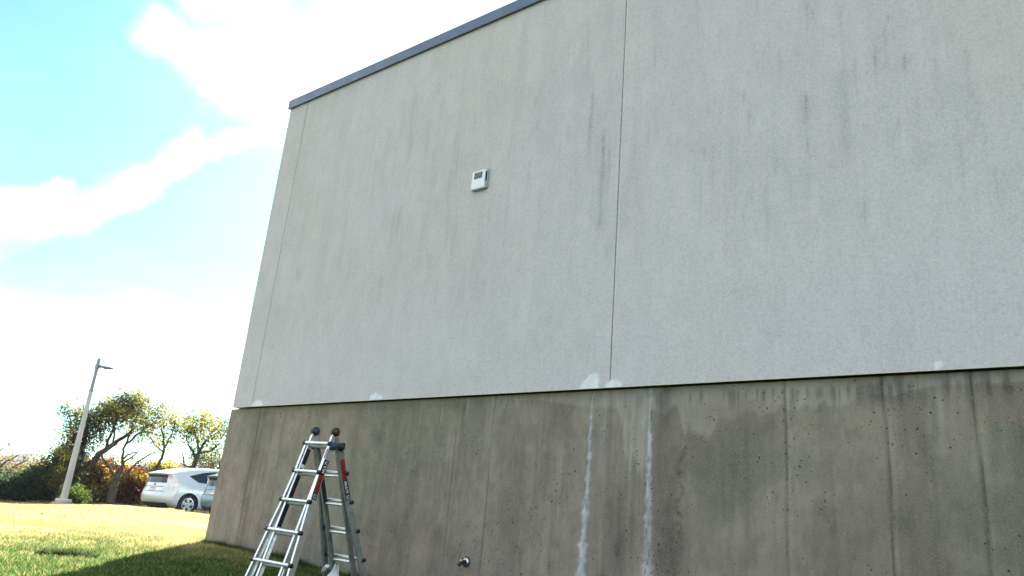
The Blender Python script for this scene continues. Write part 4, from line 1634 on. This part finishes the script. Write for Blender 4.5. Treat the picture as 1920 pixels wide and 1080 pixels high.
# ------------------------------------------------------------------ grass blades
def blades(n, region, hmin, hmax, wid):
    """random tufts on the visible lawn; returns V, F, cols"""
    x = rng.uniform(region[0], region[1], n); y = rng.uniform(region[2], region[3], n)
    t = -.87 * x + .49 * y
    ok = ~((x > CX - .04) & (y > YC - .01)) & ~((x > LOT[0]) & (x < LOT[1]) & (y > LOT[2]))
    # only the part the lens could see from here or a step aside
    ang = np.degrees(np.arctan2(-x, y))
    ok &= (ang > 38) & (ang < 82)
    x, y, t = x[ok], y[ok], t[ok]
    n = len(x)
    z = gz(x, y)
    cl_ = fbm(x * 1.7, y * 1.7, 4, 90)
    h = rng.uniform(hmin, hmax, n) * (.65 + .8 * cl_)
    a = rng.uniform(0, 2 * math.pi, n)
    lean = rng.uniform(.2, 1.8, n) * h
    la = rng.uniform(0, 2 * math.pi, n)
    wx, wy = np.cos(a) * wid / 2, np.sin(a) * wid / 2
    P0 = np.stack([x - wx, y - wy, z - .01], 1)
    P1 = np.stack([x + wx, y + wy, z - .01], 1)
    P2 = np.stack([x + lean * np.cos(la), y + lean * np.sin(la), z + h], 1)
    V = np.stack([P0, P1, P2], 1).reshape(-1, 3)
    F = np.arange(3 * n).reshape(n, 3)
    dry = sstep(.35, .7, fbm(x * .45, y * .45, 4, 93)) * .45 * sstep(8.5, 13, t) + sstep(8.5, 15, t) * .68 + .25 * sstep(.45, .8, fbm(x * 3, y * 3, 3, 95)) * sstep(7.5, 10, t)  # dry grass, also painting the wall's shade green and the sunlit lawn pale
    dry = np.clip(dry + rng.normal(0, .28, n), 0, 1)[:, None]
    gcol = np.array([.036, .095, .019]); dcol = np.array([.58, .46, .19])
    c = gcol * (1 - dry) + dcol * dry
    c *= (rng.uniform(.6, 1.4, n) * (.72 + .56 * fbm(x * 6, y * 6, 3, 97)))[:, None]
    return V, F, np.repeat(c, 3, 0)


gp = [blades(330000, (-13.5, -4.5, 1.5, 7.6), .018, .05, .010),
      blades(200000, (-20, -10, 2.5, 12.5), .018, .055, .016),
      blades(220000, (-33, -19, 4, 19), .02, .06, .028)]
Vs, Fs, Cs, o_ = [], [], [], 0
for V, F, c in gp:
    Vs.append(V); Fs.append(F + o_); Cs.append(c); o_ += len(V)
# ragged taller tufts left by the mower along the foot of the wall
n_ = 9000
x = rng.uniform(-10.3, -5.0, n_); y = YC - .015 - np.abs(rng.normal(0, .06, n_))
z = gz(x, y)
h = rng.uniform(.03, .12, n_) * (.3 + fbm(x * 5, y * 0, 3, 99))
a = rng.uniform(0, 6.28, n_)
P0 = np.stack([x - .005 * np.cos(a), y, z - .02], 1); P1 = np.stack([x + .005 * np.cos(a), y, z - .02], 1)
P2 = np.stack([x + rng.normal(0, .5, n_) * h, y - np.abs(rng.normal(0, .4, n_)) * h, z + h], 1)
Vs.append(np.stack([P0, P1, P2], 1).reshape(-1, 3)); Fs.append(np.arange(3 * n_).reshape(n_, 3) + o_)
Cs.append(np.repeat(np.array([[.055, .11, .022]]) * rng.uniform(.6, 1.3, n_)[:, None], 3, 0)); o_ += 3 * n_
tag(from_np('grass', np.concatenate(Vs), np.concatenate(Fs), 'grass', None, np.concatenate(Cs)),
    'short mown lawn, green near the wall and yellowing towards the cars, partly painted shade and sun', 'grass', kind='stuff')

# ------------------------------------------------------------------ fallen leaves and a weedy patch
n_ = 420
lx_ = rng.uniform(-30, -7, n_); ly_ = rng.uniform(2.5, 13, n_)
ok = ~((lx_ > -10.3) & (ly_ > 6.1)) & (np.degrees(np.arctan2(-lx_, ly_)) > 55)
lx_, ly_ = lx_[ok], ly_[ok]
V, F, c = leaves_np(np.stack([lx_, ly_, gz(lx_, ly_) + .035], 1), 420, .01, .020, [(.16, .07, .03), (.35, .18, .06), (.28, .22, .08)])
tag(from_np('fallen_leaves', V, F, 'leaf', None, c), 'dry brown leaves scattered on the lawn', 'leaves', kind='stuff')
wc = ground_pt = wp(130, 1016, 1.0)
k_ = -.43 / wc[2]
for _ in range(20):
    k_ = float(gz(wc[0] * k_, wc[1] * k_)) / wc[2]
wx_, wy_ = wc[0] * k_, wc[1] * k_
n_ = 1100
ax_ = np.clip(rng.normal(0, .16, n_), -.3, .3); ay_ = rng.normal(0, .05, n_)
x = wx_ + .35 * ax_ + .0 + ay_ * .8; y = wy_ + .93 * ax_ * .8 + ay_ * .3
z = gz(x, y); h = rng.uniform(.04, .10, n_); a = rng.uniform(0, 6.28, n_)
P0 = np.stack([x - .007 * np.cos(a), y - .007 * np.sin(a), z], 1); P1 = np.stack([x + .007 * np.cos(a), y + .007 * np.sin(a), z], 1)
P2 = np.stack([x + rng.normal(0, .5, n_) * h, y + rng.normal(0, .5, n_) * h, z + h], 1)
V = np.stack([P0, P1, P2], 1).reshape(-1, 3)
tag(from_np('weeds', V, np.arange(3 * n_).reshape(n_, 3), 'grass', None, np.repeat(np.array([[.04, .06, .02]]) * rng.uniform(.6, 1.4, n_)[:, None], 3, 0)),
    'dark patch of longer weeds in the sunlit lawn', 'weeds', kind='stuff')

# ------------------------------------------------------------------ haze
HZ = .0003
allx = [c.co.x for c in bpy.data.objects['ground'].data.vertices]
allo = [c.co for c in bpy.data.objects['hills'].data.vertices]
x0 = min(min(allx), min(c.x for c in allo)) - 20; x1 = max(max(allx), max(c.x for c in allo)) + 20
y0 = -max(abs(min(allx)), 1700); y1 = max(1700, max(c.y for c in allo) + 20)
zt = max(max(c.z for c in allo), 8) + 3
bm = bmesh.new()
box(bm, ((x0 + x1) / 2, (y0 + y1) / 2, (zt - 16) / 2), (x1 - x0, y1 - y0, zt + 16))
hm = bpy.data.materials.new('haze')
hm.use_nodes = True
hn = NT(hm.node_tree)
ho = hn.new('ShaderNodeOutputMaterial')
pv = hn.new('ShaderNodeVolumePrincipled')
pv.inputs['Color'].default_value = (.85, .92, 1, 1)
pv.inputs['Density'].default_value = HZ
pv.inputs['Anisotropy'].default_value = .1
hm.node_tree.links.new(pv.outputs[0], ho.inputs['Volume'])
tag(from_bm('haze', bm, hm), kind='stuff')
